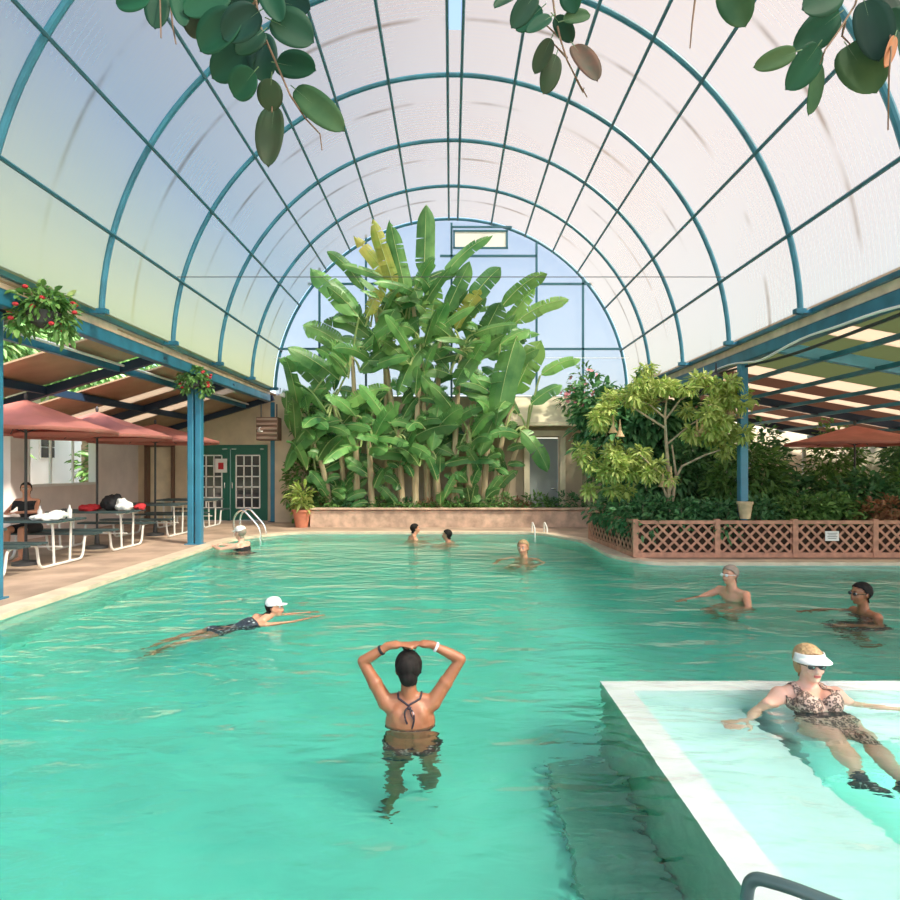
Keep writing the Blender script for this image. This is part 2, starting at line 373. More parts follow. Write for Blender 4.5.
# ridge vent window in the gable
t = bpy.data.objects.new('window_1', None); C.objects.link(t); t['kind'] = 'structure'
mb = MB()
for s_ in (((453, 231), (508, 231)), ((453, 248), (508, 248)), ((454, 231), (454, 248)), ((507, 231), (507, 248)), ((452, 227), (512, 227))):
    mb.bar(W(*s_[0], YE-.08), W(*s_[1], YE-.08), .05, .05, (0, 1, 0))
mb.build('window_frame', M['purlin'], t, smooth=False)
mb = MB(); p, q = W(455, 248, YE-.07), W(506, 231, YE-.07); mb.box((p+q)/2, (q.x-p.x, .02, q.z-p.z)); mb.build('pane', M['white'], t, smooth=False)
# tie cables
for i, (y, z) in enumerate(((10.8, 1.68+190/600*10.8), (16.9, 1.68+109/600*16.9))):
    mb = MB(); x = math.sqrt(max(0, RV**2-(z-ZV)**2)); mb.tube([(-x, y, z), (x, y, z)], .008, 5)
    tag(mb.build('tie_cable', M['white'] if i else M['darkmetal']), ('thin dark cable stretched across the vault from rib to rib', 'thin pale cable strung across the far end in front of the gable')[i], 'cable')
# ------------------------------------------------------------------ eaves
for s, nm in ((-1, 'left'), (1, 'right')):
    x = s*5.2
    mb = MB(); mb.box((x+s*.1, 7.5, ZV+.20), (.12, 20.2, .10)); mb.build('trim_6', M['blue'], kind='structure', smooth=False)
    mb = MB(); mb.box((x+s*.13, 7.5, ZV+.09), (.05, 20.2, .13)); mb.build('trim_7', M['fascia'], kind='structure', smooth=False)
    mb = MB(); mb.box((x+s*.17, 7.5, ZV-.08), (.16, 20.2, .2)); mb.build('trim_8', M['blue'], kind='structure', smooth=False, bevel=.015)
    for y in RY[:-1]:
        mb = MB(); mb.box((x-s*.02, y, ZV+.18), (.34, .10, .07)); mb.build('trim_9', M['blue'], kind='structure', smooth=False)
# conduit draped under the right eave
mb = MB(); mb.tube([(5.27+.03*math.sin(y*3), y, ZV-.20+.05*math.sin(y*1.7)-.03*math.cos(y*3.1)) for y in np.linspace(2, 17, 60)], .02, 6)
tag(mb.build('conduit', M['whitetube']), 'pale loose conduit drooping along the right eave beam', 'cable')
mb = MB(); mb.tube([(5.40+.02*math.sin(y*2), y, ZV-.27+.04*math.sin(y*1.1+1)) for y in np.linspace(2, 17, 60)], .025, 6)
tag(mb.build('conduit', M['darkmetal']), 'dark pipe running below the right eave beam beside the pale conduit', 'cable')
# ------------------------------------------------------------------ posts
def post(x, y, label, double=True, z1=ZV-.18):
    t = thing('support_post', label, 'post', (x, y, DZ))
    mb = MB()
    if double: mb.box((-.075, 0, (z1-DZ)/2), (.13, .16, z1-DZ)); mb.box((.085, 0, (z1-DZ)/2), (.13, .16, z1-DZ))
    else: mb.box((0, 0, (z1-DZ)/2), (.15, .15, z1-DZ))
    mb.build('shaft', M['post'], t, smooth=False, bevel=.02)
    mb = MB(); mb.box((0, 0, .01), (.36 if double else .26, .24, .02)); mb.build('base_plate', M['post'], t, smooth=False)
    return t
post(-5.37, 12.6, 'bright blue double post standing at the left pool edge under the hanging flower basket')
post(-5.66, 7.32, 'blue post cut off by the left edge of the photo')
post(5.37, 11.05, 'slim blue post rising from the lattice planter to the right eave', False)
post(-5.25, 17.75, 'thin dark blue post against the end wall beside the green doors', False).children[0].data.materials[0] = M['navy']
# ------------------------------------------------------------------ left wing
SL = .306
def lz(x): return 1.68+2.05-SL*(-x-5.35)
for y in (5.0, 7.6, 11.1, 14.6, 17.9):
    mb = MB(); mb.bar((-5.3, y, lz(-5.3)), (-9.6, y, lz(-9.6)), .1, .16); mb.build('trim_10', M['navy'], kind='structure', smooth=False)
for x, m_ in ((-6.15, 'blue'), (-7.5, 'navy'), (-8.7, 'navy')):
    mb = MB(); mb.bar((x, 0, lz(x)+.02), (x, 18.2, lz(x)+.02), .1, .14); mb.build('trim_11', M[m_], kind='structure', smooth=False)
    if x == -6.15: mb = MB(); mb.tube([(x+.12, 0, lz(x)+.06), (x+.12, 18.2, lz(x)+.06)], .025, 6); mb.build('trim_12', M['whitetube'], kind='structure')
for (y0, y1, m_) in ((1.0, 2.6, 'tanpanel'), (3.2, 4.7, 'tanpanel'), (5.9, 8.2, 'tanpanel'), (9.55, 11.05, 'tanpanel'), (12.1, 13.6, 'tanpanel'), (13.6, 14.1, 'roofwhite'), (14.1, 15.5, 'tanpanel'), (15.5, 16.1, 'roofwhite'), (16.1, 18.2, 'tanpanel')):
    mb = MB(); ym = (y0+y1)/2; mb.bar((-5.3, ym, lz(-5.3)+.13), (-9.7, ym, lz(-9.7)+.13), y1-y0, .03); mb.build('ceiling_left', M[m_], kind='structure', smooth=False)
# left wall with openings (x=-9.5), end wall (y=18.2)
def wall_x(x, y0, y1, z0, z1, holes, m_, name, th=.16):
    """wall along Y at x; holes = (ya, yb, za, zb)"""
    mb = MB(); ys = sorted({y0, y1, *[h[0] for h in holes], *[h[1] for h in holes]})
    for a, b in zip(ys, ys[1:]):
        hs = sorted([h for h in holes if h[0] <= a and h[1] >= b], key=lambda h: h[2]); z = z0
        for h in hs:
            if h[2] > z: mb.box((x, (a+b)/2, (z+h[2])/2), (th, b-a, h[2]-z))
            z = h[3]
        if z < z1: mb.box((x, (a+b)/2, (z+z1)/2), (th, b-a, z1-z))
    return mb.build(name, M[m_], kind='structure', smooth=False)
def wall_y(y, x0, x1, z0, z1, holes, m_, name, th=.16):
    o = wall_x(0, x0, x1, z0, z1, holes, m_, name, th); o.rotation_euler = (0, 0, -PI/2); o.location = (0, y, 0); return o
# rotation -90: local (0, Y) -> (Y, 0): x runs along +Y of the local wall
wall_x(-9.55, 11.0, 18.3, DZ, 2.75, [(11.0, 12.9, DZ, 2.5), (13.45, 16.0, 1.25, 2.55)], 'pinkwall', 'wall_left')
def window(name, x, y0, y1, z0, z1, rows, cols, glass=None):
    t = bpy.data.objects.new(name, None); C.objects.link(t); t['kind'] = 'structure'; mb = MB()
    for y in (y0, y1): mb.box((x, y, (z0+z1)/2), (.2, .06, z1-z0+.06))
    for z in (z0, z1): mb.box((x, (y0+y1)/2, z), (.2, y1-y0, .06))
    for i in range(1, cols): mb.box((x, y0+(y1-y0)*i/cols, (z0+z1)/2), (.05, .04, z1-z0))
    mb.build('window_frame', M['white'], t, smooth=False); return t
window('window_2', -9.55, 13.45, 16.0, 1.25, 2.55, 1, 3)
wall_y(18.25, -9.6, -5.15, DZ, 3.9, [(-9.2, -8.4, DZ, 2.3), (-7.9, -5.55, DZ, 2.35)], 'tanwall', 'wall_end')
wall_y(17.62, -5.15, 5.3, DZ, ZV-.02, [(2.25, 3.15, DZ, 2.55)], 'tanwall', 'wall_end')
# French doors
def french(name, x0, x1, y, z0, z1, m_, label=None):
    t = bpy.data.objects.new(name, None); t.location = (0, 0, 0); C.objects.link(t); t['kind'] = 'structure'
    w_ = x1-x0; mb = MB()
    for x in (x0+.05, x1-.05): mb.box((x, y, (z0+z1)/2), (.1, .16, z1-z0))
    mb.box(((x0+x1)/2, y, z1-.06), (w_-.2, .15, .12)); mb.box(((x0+x1)/2, y, (z0+z1)/2), (.08, .12, z1-z0)); mb.build('door_frame', m_, t, smooth=False)
    for k in (0, 1):
        a = x0+.1+k*(w_/2-.03); b = a+w_/2-.14
        lf = MB(); st = .16
        for x in (a+st/2, b-st/2): lf.box((x, y-.04, (z0+z1-.12)/2), (st, .05, z1-z0-.14))
        lf.box(((a+b)/2, y-.04, z0+.2), (b-a-2*st, .045, .36)); lf.box(((a+b)/2, y-.04, z1-.22), (b-a-2*st, .045, .2))
        L = lf.build('door_leaf', m_, t, smooth=False)
        g = MB(); g.box(((a+b)/2, y-.03, (z0+z1)/2+.05), (b-a-2*st, .02, z1-z0-.7)); g.build('pane', M['darkglass'], L, smooth=False)
        mu = MB(); xa, xb, za, zb = a+st, b-st, z0+.38, z1-.32
        for i in range(4): mu.box((xa+(xb-xa)*i/3, y-.06, (za+zb)/2), (.035, .03, zb-za))
        for i in range(6): mu.box(((xa+xb)/2, y-.06, za+(zb-za)*i/5), (xb-xa, .03, .035))
        mu.build('glazing_bars', M['white'], L, smooth=False)
        h = MB(); hx = b-.06 if k == 0 else a+.06; h.cap((hx, y-.11, 1.05), (hx, y-.11, 1.2), .015, .015); h.build('door_handle', M['chrome'], L)
    return t
french('door_1', -7.9, -5.55, 18.2, DZ, 2.35, M['greendoor'])
mb = MB(); mb.box((0, 0, 0), (.36, .02, .42)); sg = mb.build('notice', M['white'], smooth=False); sg.location = (-6.93, 18.08, 1.72)
tag(sg, 'white paper notice with a red mark taped to the green French doors', 'sign')
mb = MB(); mb.box((0, -.014, -.01), (.16, .01, .2)); mb.build('red_mark', M['red'], sg, smooth=False)
# recessed plain door left of the French doors
t = bpy.data.objects.new('door_2', None); C.objects.link(t); t['kind'] = 'structure'
mb = MB(); mb.box((-8.8, 18.3, 1.18), (.8, .05, 2.24)); mb.build('door_leaf', M['cream'], t, smooth=False)
mb = MB(); [mb.box((x, 18.2, 1.2), (.09, .24, 2.3)) for x in (-9.2, -8.4)]; mb.box((-8.8, 18.2, 2.33), (.9, .24, .09)); mb.build('door_frame', M['brown'], t, smooth=False)
# grey door with cream surround right of the banana clump
t = bpy.data.objects.new('door_3', None); C.objects.link(t); t['kind'] = 'structure'
mb = MB(); mb.box((2.70, 17.6, 1.28), (.86, .06, 2.46)); mb.build('door_leaf', M['greydoor'], t, smooth=False)
mb = MB(); [mb.box((x, 17.48, 1.33), (.16, .2, 2.56)) for x in (2.2, 3.24)]; mb.box((2.72, 17.48, 2.66), (1.3, .22, .16)); mb.build('door_frame', M['cream'], t, smooth=False)
mb = MB(); mb.cap((3.04, 17.52, 1.05), (2.94, 17.52, 1.05), .02, .02); mb.build('door_handle', M['chrome'], t)
# small cream porch roof over it
mb = MB(); mb.add([(1.6, 16.9, 2.95), (3.9, 16.9, 2.95), (3.9, 17.55, 3.75), (1.6, 17.55, 3.75), (1.6, 16.9, 2.85), (3.9, 16.9, 2.85), (3.9, 17.55, 2.85), (1.6, 17.55, 2.85)],
    [(0, 1, 2, 3), (4, 7, 6, 5), (0, 4, 5, 1), (1, 5, 6, 2), (2, 6, 7, 3), (3, 7, 4, 0)])
mb.build('trim_13', M['cream'], kind='structure', smooth=False)
# ------------------------------------------------------------------ right wing roof
SR = .18
def rz_(x): return 1.68+2.16-SR*(x-5.35)
for y, m_ in ((4.2, 'blue'), (7.5, 'blue'), (10.35, 'litblue'), (15.2, 'navy'), (18.6, 'navy')):
    mb = MB(); mb.bar((5.4, y, rz_(5.4)-.04), (13.5, y, rz_(13.5)-.04), .12, .18); mb.build('trim_14', M[m_], kind='structure', smooth=False)
for x in (6.35, 7.3, 8.3, 9.3, 10.3, 11.3, 12.3):
    mb = MB(); mb.bar((x, 3, rz_(x)-.13), (x, 19, rz_(x)-.13), .06, .08); mb.build('trim_15', M['rib'], kind='structure', smooth=False)
y = 3.0; k = 0
seq = [('roofwhite', 1.0), ('roofgreen', .9), ('roofwhite', .9), ('roofgreen', 1.0), ('roofwhite', 1.05), ('roofgreen', 1.15), ('roofwhite', .6), ('roofgreen', 1.0), ('roofwhite', .5), ('roofgreen', 1.2), ('roofwhite', .8), ('roofbrown', .9), ('roofwhite', .5), ('roofbrown', 1.2), ('roofwhite', .7), ('roofbrown', 1.0), ('roofwhite', .6), ('roofbrown', 1.2)]
for m_, w_ in seq:
    mb = MB(); mb.bar((5.4, y+w_/2, rz_(5.4)+.09), (13.6, y+w_/2, rz_(13.6)+.09), w_, .02); mb.build('ceiling_right', M[m_], kind='structure', smooth=False); y += w_
# back wall of the right wing, half hidden in planting
wall_y(19.6, 5.3, 18, DZ, 3.2, [(7.5, 9.3, DZ, 2.3)], 'cream', 'wall_right')
mb = MB()
for z in (1.2, 1.7, 2.2): mb.box((9.2, 17.0, z), (4.4, .05, .06))
for x in (7.0, 8.5, 10, 11.4): mb.box((x, 17.0, 1.1), (.08, .08, 2.2))
o = mb.build('garden_fence', M['whitetube'], smooth=False); tag(o, 'pale rail fence half buried in shrubs at the back right', 'fence')
# outdoors
mb = MB(); mb.box((0, 10, -.35), (160, 160, .1)); g = mb.build('floor_outside', mat('outside_ground', (.28, .30, .16), .9, var=.3, vscale=.3), kind='structure', smooth=False)
g.location.z = -1.2
t = thing('house', 'sunlit white house seen through the left wing window', 'house', (-17.2, 23.0, -.2))
mb = MB(); mb.box((0, 0, 2.6), (5, 9, 5.6)); mb.build('wall', M['white'], t, smooth=False)
mb = MB(); mb.box((0, 0, 5.5), (5.6, 9.6, .25)); mb.build('roof', M['terra'], t, smooth=False)
for yy, z in ((-1.2, 2.6), (1.4, 2.6), (1.4, 1.2)):
    mb = MB(); mb.box((2.5, yy, z), (.08, .8, .9)); f = mb.build('window', M['white'], t, smooth=False)
    mb = MB(); [mb.box((2.56, yy+dy, z+dz), (.04, .3, .36)) for dy in (-.18, .18) for dz in (-.2, .2)]; mb.build('pane', M['darkglass'], f, smooth=False)
# ------------------------------------------------------------------ planters
rng = random.Random(7)
mb = MB(); mb.box((0, 16.28, .27), (7.6, .28, .54-DZ)); t = thing('planter_wall', 'low pinkish stone wall holding the banana bed at the far pool end', 'planter')
mb.build('stone_wall', M['stone'], t, smooth=False, bevel=.02)
mb = MB(); mb.box((0, 16.26, .55), (7.7, .36, .05)); mb.build('capping', M['stone'], t, smooth=False, bevel=.015)
mb = MB(); mb.box((0, 17.0, .25), (7.5, 1.16, .4)); mb.build('soil', M['soil'], t, smooth=False)
# lattice planter
LP = thing('lattice_planter', 'long reddish wooden planter with diamond lattice sides at the right pool edge', 'planter')
def lattice(p, q, z0, z1, parent, name='lattice'):
    p, q = Vector((*p, 0)), Vector((*q, 0)); L = (q-p).length; t = (q-p).normalized(); H = z1-z0; nrm = Vector((t.y, -t.x, 0)); mb = MB(); sp = .20
    def seg(a, dirn, off):
        # line from (a,0) going at 45 deg; clip to rectangle
        x0, y0, x1, y1 = a, 0, a+dirn*H, H
        pts = []
        for u in (0, 1): pts.append((x0+(x1-x0)*u, y0+(y1-y0)*u))
        def clip(P, Q):
            (xa, ya), (xb, yb) = P, Q
            if xa < 0: ya += (0-xa)*(yb-ya)/(xb-xa) if xb != xa else 0; xa = 0
            if xa > L: ya += (L-xa)*(yb-ya)/(xb-xa); xa = L
            return xa, ya
        A = clip(pts[0], pts[1]); B = clip(pts[1], pts[0])
        if (A[0]-B[0])**2 < .0009 or A[1] < -.01 or A[1] > H+.01: return
        mb.bar(p+t*A[0]+nrm*off+Vector((0, 0, z0+A[1])), p+t*B[0]+nrm*off+Vector((0, 0, z0+B[1])), .012, .042, (0, 0, 1) if False else tuple(t.cross(nrm)))
    a = -H
    while a < L+H:
        if -H < a < L: seg(a, 1, .006)
        if 0 < a < L+H: seg(a, -1, .02)
        a += sp
    return mb.build(name, M['lattice'], parent, smooth=False)
LY, LX = 10.66, 3.27; TOP = .70
corners = [(3.10, 13.35), (LX, LY), (4.72, LY), (6.10, LY), (7.52, LY), (8.95, LY), (10.4, LY)]
for a, b in zip(corners, corners[1:]):
    lattice(a, b, .16, TOP-.03, LP)
    mb = MB()
    for z in (.12, TOP): mb.bar((*a, z), (*b, z), .07, .09 if z < .5 else .06)
    mb.build('rail', M['lattice'], LP, smooth=False)
    # dark liner box behind the lattice
    nn = (Vector(b)-Vector(a)).normalized(); off = Vector((-nn.y, nn.x))*.09
    mb = MB(); mb.bar((a[0]+off.x, a[1]+off.y, .36), (b[0]+off.x, b[1]+off.y, .36), .04, .56); mb.build('liner', M['soil'], LP, smooth=False)
for c in corners:
    mb = MB(); mb.box((c[0], c[1], (TOP+.1)/2+.02), (.09, .09, TOP-.03)); mb.build('post', M['lattice'], LP, smooth=False)
mb = MB(); mb.box((6.9, 12.05, .5), (7.3, 2.5, .12)); mb.build('soil', M['soil'], LP, smooth=False)
mb = MB(); mb.box((0, 0, 0), (.24, .012, .17)); sg = mb.build('small_sign', M['white'], smooth=False); sg.location = W(832, 536, 10.58)
tag(sg, 'small white sign fixed to the lattice right of the middle', 'sign')
mb = MB(); [mb.box((0, -.009, .05-.03*i), (.17-.03*(i % 2), .004, .008)) for i in range(4)]; mb.build('printed_lines', M['darkmetal'], sg, smooth=False)
def pot(name, label, loc, h, r, m_, cat='pot'):
    t = thing(name, label, cat, loc); mb = MB()
    mb.lathe([(r*.68, 0), (r*.95, h*.85), (r*1.08, h*.86), (r*1.08, h), (r*.92, h), (r*.9, h*.88)], n=20); mb.build('pot', m_, t); return t
M['creampot'] = mat('cream_pot', (.62, .45, .28), .7, var=.2)
pot('vase', 'cream and tan pot standing on the planter rail beside the slim blue post', (*W(745, 518, 10.72)[:2], .76), .30, .13, M['creampot'])

# ------------------------------------------------------------------ foliage
def foliage_mb(blobs, n, size, rng, elong=2.2, droop=.3, shell=.55):
    mb = MB(); tot = sum(b[1][0]*b[1][1]*b[1][2] for b in blobs); vs = []; fs = []
    for c, r in blobs:
        k = max(4, int(n*(r[0]*r[1]*r[2])/tot))
        for _ in range(k):
            d = Vector((rng.gauss(0, 1), rng.gauss(0, 1), rng.gauss(0, 1))).normalized(); u = shell+(1-shell)*rng.random()
            u *= 1+.15*math.sin(5*d.x+3*d.z)*math.cos(4*d.y)
            p = Vector(c)+Vector((d.x*r[0], d.y*r[1], d.z*r[2]))*u
            t = (d+Vector((rng.uniform(-.8, .8), rng.uniform(-.8, .8), rng.uniform(-.6, .5)-droop))).normalized()
            nn = (d*.6+Vector((rng.uniform(-.6, .6), rng.uniform(-.6, .6), .7))).normalized()
            s = t.cross(nn)
            if s.length < .1: continue
            s.normalize(); nn = s.cross(t); L = size*rng.uniform(.7, 1.25); wd = L/elong/2
            b = len(vs); vs += [p, p+t*L*.35+s*wd+nn*wd*.35, p+t*L*.75+s*wd*.7+nn*wd*.2-Vector((0, 0, L*.08)), p+t*L-Vector((0, 0, L*.18)), p+t*L*.75-s*wd*.7+nn*wd*.2-Vector((0, 0, L*.08)), p+t*L*.35-s*wd+nn*wd*.35, p+t*L*.5-Vector((0, 0, L*.02))]
            fs += [(b, b+1, b+6), (b+1, b+2, b+6), (b+2, b+3, b+6), (b+3, b+4, b+6), (b+4, b+5, b+6), (b+5, b, b+6)]
    mb.add(vs, fs); return mb
def plant(name, label, cat, loc, blobs, n, size, m_, seed, stem=None, stem_r=.03, group=None, elong=2.2, bark='bark', branches=True, kind=None, droop=.3, shell=.55, flowers=None):
    """blobs in local coordinates; stems run from the base to every blob"""
    r = random.Random(seed); t = thing(name, label, cat, loc, group=group)
    o = foliage_mb(blobs, n, size, r, elong, droop, shell).build('foliage', m_, t, smooth=False)
    if branches:
        mb = MB(); fork = Vector(stem or (0, 0, min(b[0][2] for b in blobs)*.4))
        mb.tube([(0, 0, 0), fork*.5+Vector((.03, 0, 0)), fork], [stem_r*1.3, stem_r*1.1, stem_r], 7)
        for c, rr in blobs:
            c = Vector(c); mb.tube(arc_pts(fork, fork*.5+c*.5+Vector((c.x*.1, 0, .1)), c+Vector((0, 0, rr[2]*.5)), 5), [stem_r*.8*(1-.14*i) for i in range(6)], 6)
        mb.build('stem', M[bark], t)
    if flowers:
        fm, k, fs_ = flowers; mb = MB()
        for _ in range(k):
            c, rr = r.choice(blobs); d = Vector((r.gauss(0, 1), r.gauss(0, 1)-.7, r.gauss(0, 1))).normalized(); p = Vector(c)+Vector((d.x*rr[0], d.y*rr[1], d.z*rr[2]))*1.02
            for q in range(5):
                a = q*1.257; u = d.orthogonal().normalized(); v = d.cross(u); e = u*math.cos(a)+v*math.sin(a); s = u*math.cos(a+.6)+v*math.sin(a+.6); s2 = u*math.cos(a-.6)+v*math.sin(a-.6)
                mb.add([p, p+s*fs_*.6+d*fs_*.2, p+e*fs_+d*fs_*.3, p+s2*fs_*.6+d*fs_*.2], [(0, 1, 2, 3)])
        mb.build('flowers', fm, t, smooth=False)
    return t
# ---- banana clump
def blade_mb(b, tip, wd, sag, nrm, r, torn):
    b, tip = Vector(b), Vector(tip); L = (tip-b).length; up = Vector((0, 0, 1)); ctrl = (b+tip)/2+up*sag
    P = lambda u: b*(1-u)**2+ctrl*2*u*(1-u)+tip*u*u
    N = 18; mb = MB(); mid = [P(i/N) for i in range(N+1)]; nrm = Vector(nrm)
    prof = [min(1, (u*5)**.6)*(1-max(0, (u-.72)/.28)**2.2)*(1-.12*u) for u in [i/N for i in range(N+1)]]
    for sd in (-1, 1):
        off = 0
        for i in range(N):
            t0 = (mid[i+1]-mid[max(i-1, 0)]).normalized(); s = t0.cross(nrm)
            if s.length < .05: s = t0.cross(Vector((1, 0, 0)))
            s.normalize(); n2 = s.cross(t0)
            if r.random() < torn: off = r.uniform(-.35, .25)
            f = .30+off*.8; cut = .0 if r.random() > torn else .35
            def edge(j, k): return mid[j]+s*sd*wd/2*prof[j]*math.cos(f)+n2*wd/2*prof[j]*math.sin(f)*(-1)+t0*(L*.03+off*wd*.2)*k-Vector((0, 0, abs(off)*wd*.4*k))
            e0, e1 = edge(i, 1), edge(i+1, 1)
            if cut: e1 = e1.lerp(e0, cut)
            m0 = mid[i].lerp(e0, .5)+n2*wd*.02; m1 = mid[i+1].lerp(e1, .5)+n2*wd*.02
            mb.add([mid[i], mid[i+1], m1, e1, e0, m0], [(0, 1, 2, 5), (5, 2, 3, 4)])
    mb.cm = 1; mb.tube(mid, [.013*(1-.8*i/N) for i in range(N+1)], 5); return mb
PL = []  # (base px, crown px, depth)
for bx, cx, cy, d in ((345, 333, 400, 16.9), (357, 352, 352, 16.7), (388, 384, 335, 17.0), (415, 421, 345, 16.6), (436, 441, 305, 16.95), (453, 462, 345, 16.75), (467, 480, 335, 17.0), (483, 497, 385, 16.65), (492, 514, 402, 16.8), (330, 312, 440, 16.7), (400, 374, 305, 16.8), (428, 411, 292, 16.85), (503, 527, 425, 16.9), (338, 300, 410, 16.95), (372, 366, 420, 16.6), (470, 468, 425, 16.6), (440, 428, 440, 16.55), (402, 398, 430, 16.6)):
    PL.append((bx, cx, cy, d))
KEY = [((424, 278), (426, 206), 19, 'G', 11, 0), ((408, 302), (390, 222), 16, 'G', 11, 0), ((438, 284), (491, 236), 13, 'G', 11, .25), ((470, 302), (500, 268), 17, 'G', 4, .1), ((396, 292), (373, 220), 14, 'Y', 10, 0), ((404, 302), (355, 237), 13, 'Y', 10, .15),
       ((365, 292), (328, 252), 11, 'G', 10, .2), ((359, 318), (312, 269), 25, 'G', 1, .15), ((428, 338), (437, 282), 21, 'L', 4, 0), ((482, 340), (500, 303), 22, 'G', 6, .05), ((500, 309), (545, 273), 15, 'L', 6, .2), ((514, 324), (568, 300), 14, 'L', 6, .2), ((505, 328), (534, 288), 13, 'L', 6, .1),
       ((514, 395), (541, 340), 24, 'L', 8, .1), ((540, 376), (580, 359), 13, 'L', 12, .15), ((517, 336), (496, 424), 27, 'G', 7, .3), ((330, 372), (280, 360), 15, 'G', 13, .1), ((344, 347), (303, 325), 19, 'G', 1, .12), ((326, 388), (288, 412), 13, 'G', 13, .2), ((342, 420), (292, 452), 17, 'G', 9, .25), ((391, 388), (343, 405), 15, 'L', 14, .15),
       ((378, 342), (396, 306), 20, 'G', 2, 0), ((420, 350), (398, 395), 18, 'G', 3, .2), ((445, 315), (470, 262), 17, 'G', 4, .05), ((455, 330), (480, 290), 18, 'Y', 5, .05), ((366, 318), (385, 282), 13, 'Y', 10, .1), ((500, 410), (480, 455), 16, 'G', 15, .15), ((350, 370), (322, 346), 20, 'G', 0, .1), ((306, 430), (285, 470), 15, 'G', 9, .2),
       ((520, 430), (548, 470), 16, 'G', 12, .2), ((480, 352), (455, 385), 20, 'G', 5, .2), ((410, 365), (380, 340), 16, 'L', 3, .1), ((440, 400), (432, 450), 18, 'G', 16, .1), ((395, 345), (360, 372), 17, 'G', 2, .15), ((530, 405), (562, 385), 15, 'G', 12, .1), ((500, 345), (530, 330), 16, 'G', 7, .1)]
key_by = {}
for k in KEY: key_by.setdefault(k[4], []).append(k)
lab = {0: 'banana plant with short stem at the left of the far clump', 9: 'lowest banana plant at the left end of the far clump', 11: 'tallest banana plant with two upright leaves reaching the vault', 10: 'tall banana plant with yellow torn leaves left of the tallest', 12: 'banana plant at the right end of the clump near the grey door', 7: 'banana plant with one large drooping leaf right of the clump middle', 6: 'banana plant with torn leaves spreading right under the gable', 13: 'banana plant reaching out over the far left corner of the bed', 8: 'banana plant with a leaning stem and broad bright upright leaf'}
rb = random.Random(11)
for i, (bx, cx, cy, d) in enumerate(PL):
    base = W(bx, 500, d); base.z = .44; crown = W(cx, cy, d)
    t = thing('banana_plant', lab.get(i, 'banana plant in the dense middle of the far clump'), 'banana plant', base, group='banana plants in the far bed')
    loc = crown-base; mb = MB(); mb.tube(arc_pts((0, 0, 0), Vector((loc.x*.2, 0, loc.z*.6)), loc, 8), [.10-.006*j for j in range(9)], 9); mb.build('stem', M['stem'], t)
    specs = []
    for (p, q, wpx, tone, _, sag) in key_by.get(i, []):
        dd = d-rb.uniform(.1, .5); specs.append((W(*p, dd)-base, W(*q, dd-rb.uniform(-.1, .3))-base, wpx*dd/600*1.15, tone, sag*1.6, .25 if tone != 'G' else .1))
    nr = 13
    for j in range(nr):
        a = j*2.4+rb.random(); out = Vector((math.cos(a), math.sin(a)*.55-.15, 0)); L = rb.uniform(.9, 1.7); el = rb.uniform(-.25, 1.0)
        b0 = loc+out*rb.uniform(.2, .4)+Vector((0, 0, rb.uniform(-.9, .35)))
        tp = b0+(out+Vector((0, 0, el))).normalized()*L
        wx = tp.x+base.x; wz = tp.z+base.z; wy = min(tp.y+base.y, 17.25)
        tp.y = wy-base.y
        if wx < -4.5 or wx > 3.5: tp.x *= .6
        rr = math.hypot(tp.x+base.x, tp.z+base.z-ZV)
        if rr > 4.6 or wz > 7.5 or (wx > 1.75 and wz < 4.6): continue
        specs.append((b0, tp, rb.uniform(.3, .46), 'G', rb.uniform(.1, .45), .12))
    for (b0, tp, wd, tone, sag, torn) in specs:
        nr_ = Vector((rb.uniform(-.5, .5), -1, rb.uniform(.1, .9))).normalized()
        lf = blade_mb(b0, tp, wd, sag, nr_, rb, torn); lf.cm = 1; lf.tube(arc_pts(loc-Vector((0, 0, .2)), (loc+b0)/2+Vector((0, 0, .15)), b0, 4), .028, 5)
        lf.build('leaf', [M['banY'] if tone == 'Y' else (M['ban'] if tone == 'G' else M['banL']), M['midrib']], t, smooth=False)
    # lower small suckers' leaves
    for j in range(6):
        a = rb.uniform(0, 6.28); z0 = rb.uniform(.1, 1.35)*loc.z*.55; b0 = Vector((math.cos(a)*.12, -abs(math.sin(a))*.2, z0)); tp = b0+Vector((math.cos(a)*.6, -.25*abs(math.sin(a)), rb.uniform(-.2, .8)))
        lf = blade_mb(b0, tp, rb.uniform(.22, .34), .15, Vector((rb.uniform(-.4, .4), -1, .4)), rb, .1); lf.build('leaf', [M['ban'], M['midrib']], t, smooth=False)
# ---- low planting in the banana bed
edge = [(-3.3, 'A', .35, 'rounded green shrub at the left end of the stone wall bed'), (-2.6, 'B', .28, 'low dark green plant left of the banana stems'), (-1.9, 'A', .3, 'low leafy plant under the left banana stems'), (-1.2, 'B', .27, 'low dark plant in front of the tallest banana stem'), (-.55, 'R', .25, 'reddish bromeliad at the middle of the stone wall'), (.1, 'A', .27, 'low green plant right of the reddish bromeliad'), (.8, 'B', .3, 'low dark plant below the right banana stems'), (1.75, 'R', .26, 'brownish dried bromeliad near the right end of the bed'), (1.35, 'D', .42, 'pale leafy shrub left of the grey door'), (2.4, 'A', .4, 'green shrub growing before the grey door'), (3.2, 'B', .4, 'dark green shrub at the right end of the stone wall')]
for i, (x, k, h, lb) in enumerate(edge):
    plant('bromeliad' if k == 'R' else 'shrub', lb, 'plant', (x, 16.62, .45), [((0, 0, h*.6), (.42, .2, h*.75)), ((.25, .05, h*.4), (.3, .2, h*.5)), ((-.25, .02, h*.4), (.3, .2, h*.5))], 330, .16, M['leaf'+k], 30+i, branches=False, elong=3 if k != 'R' else 5, droop=0)
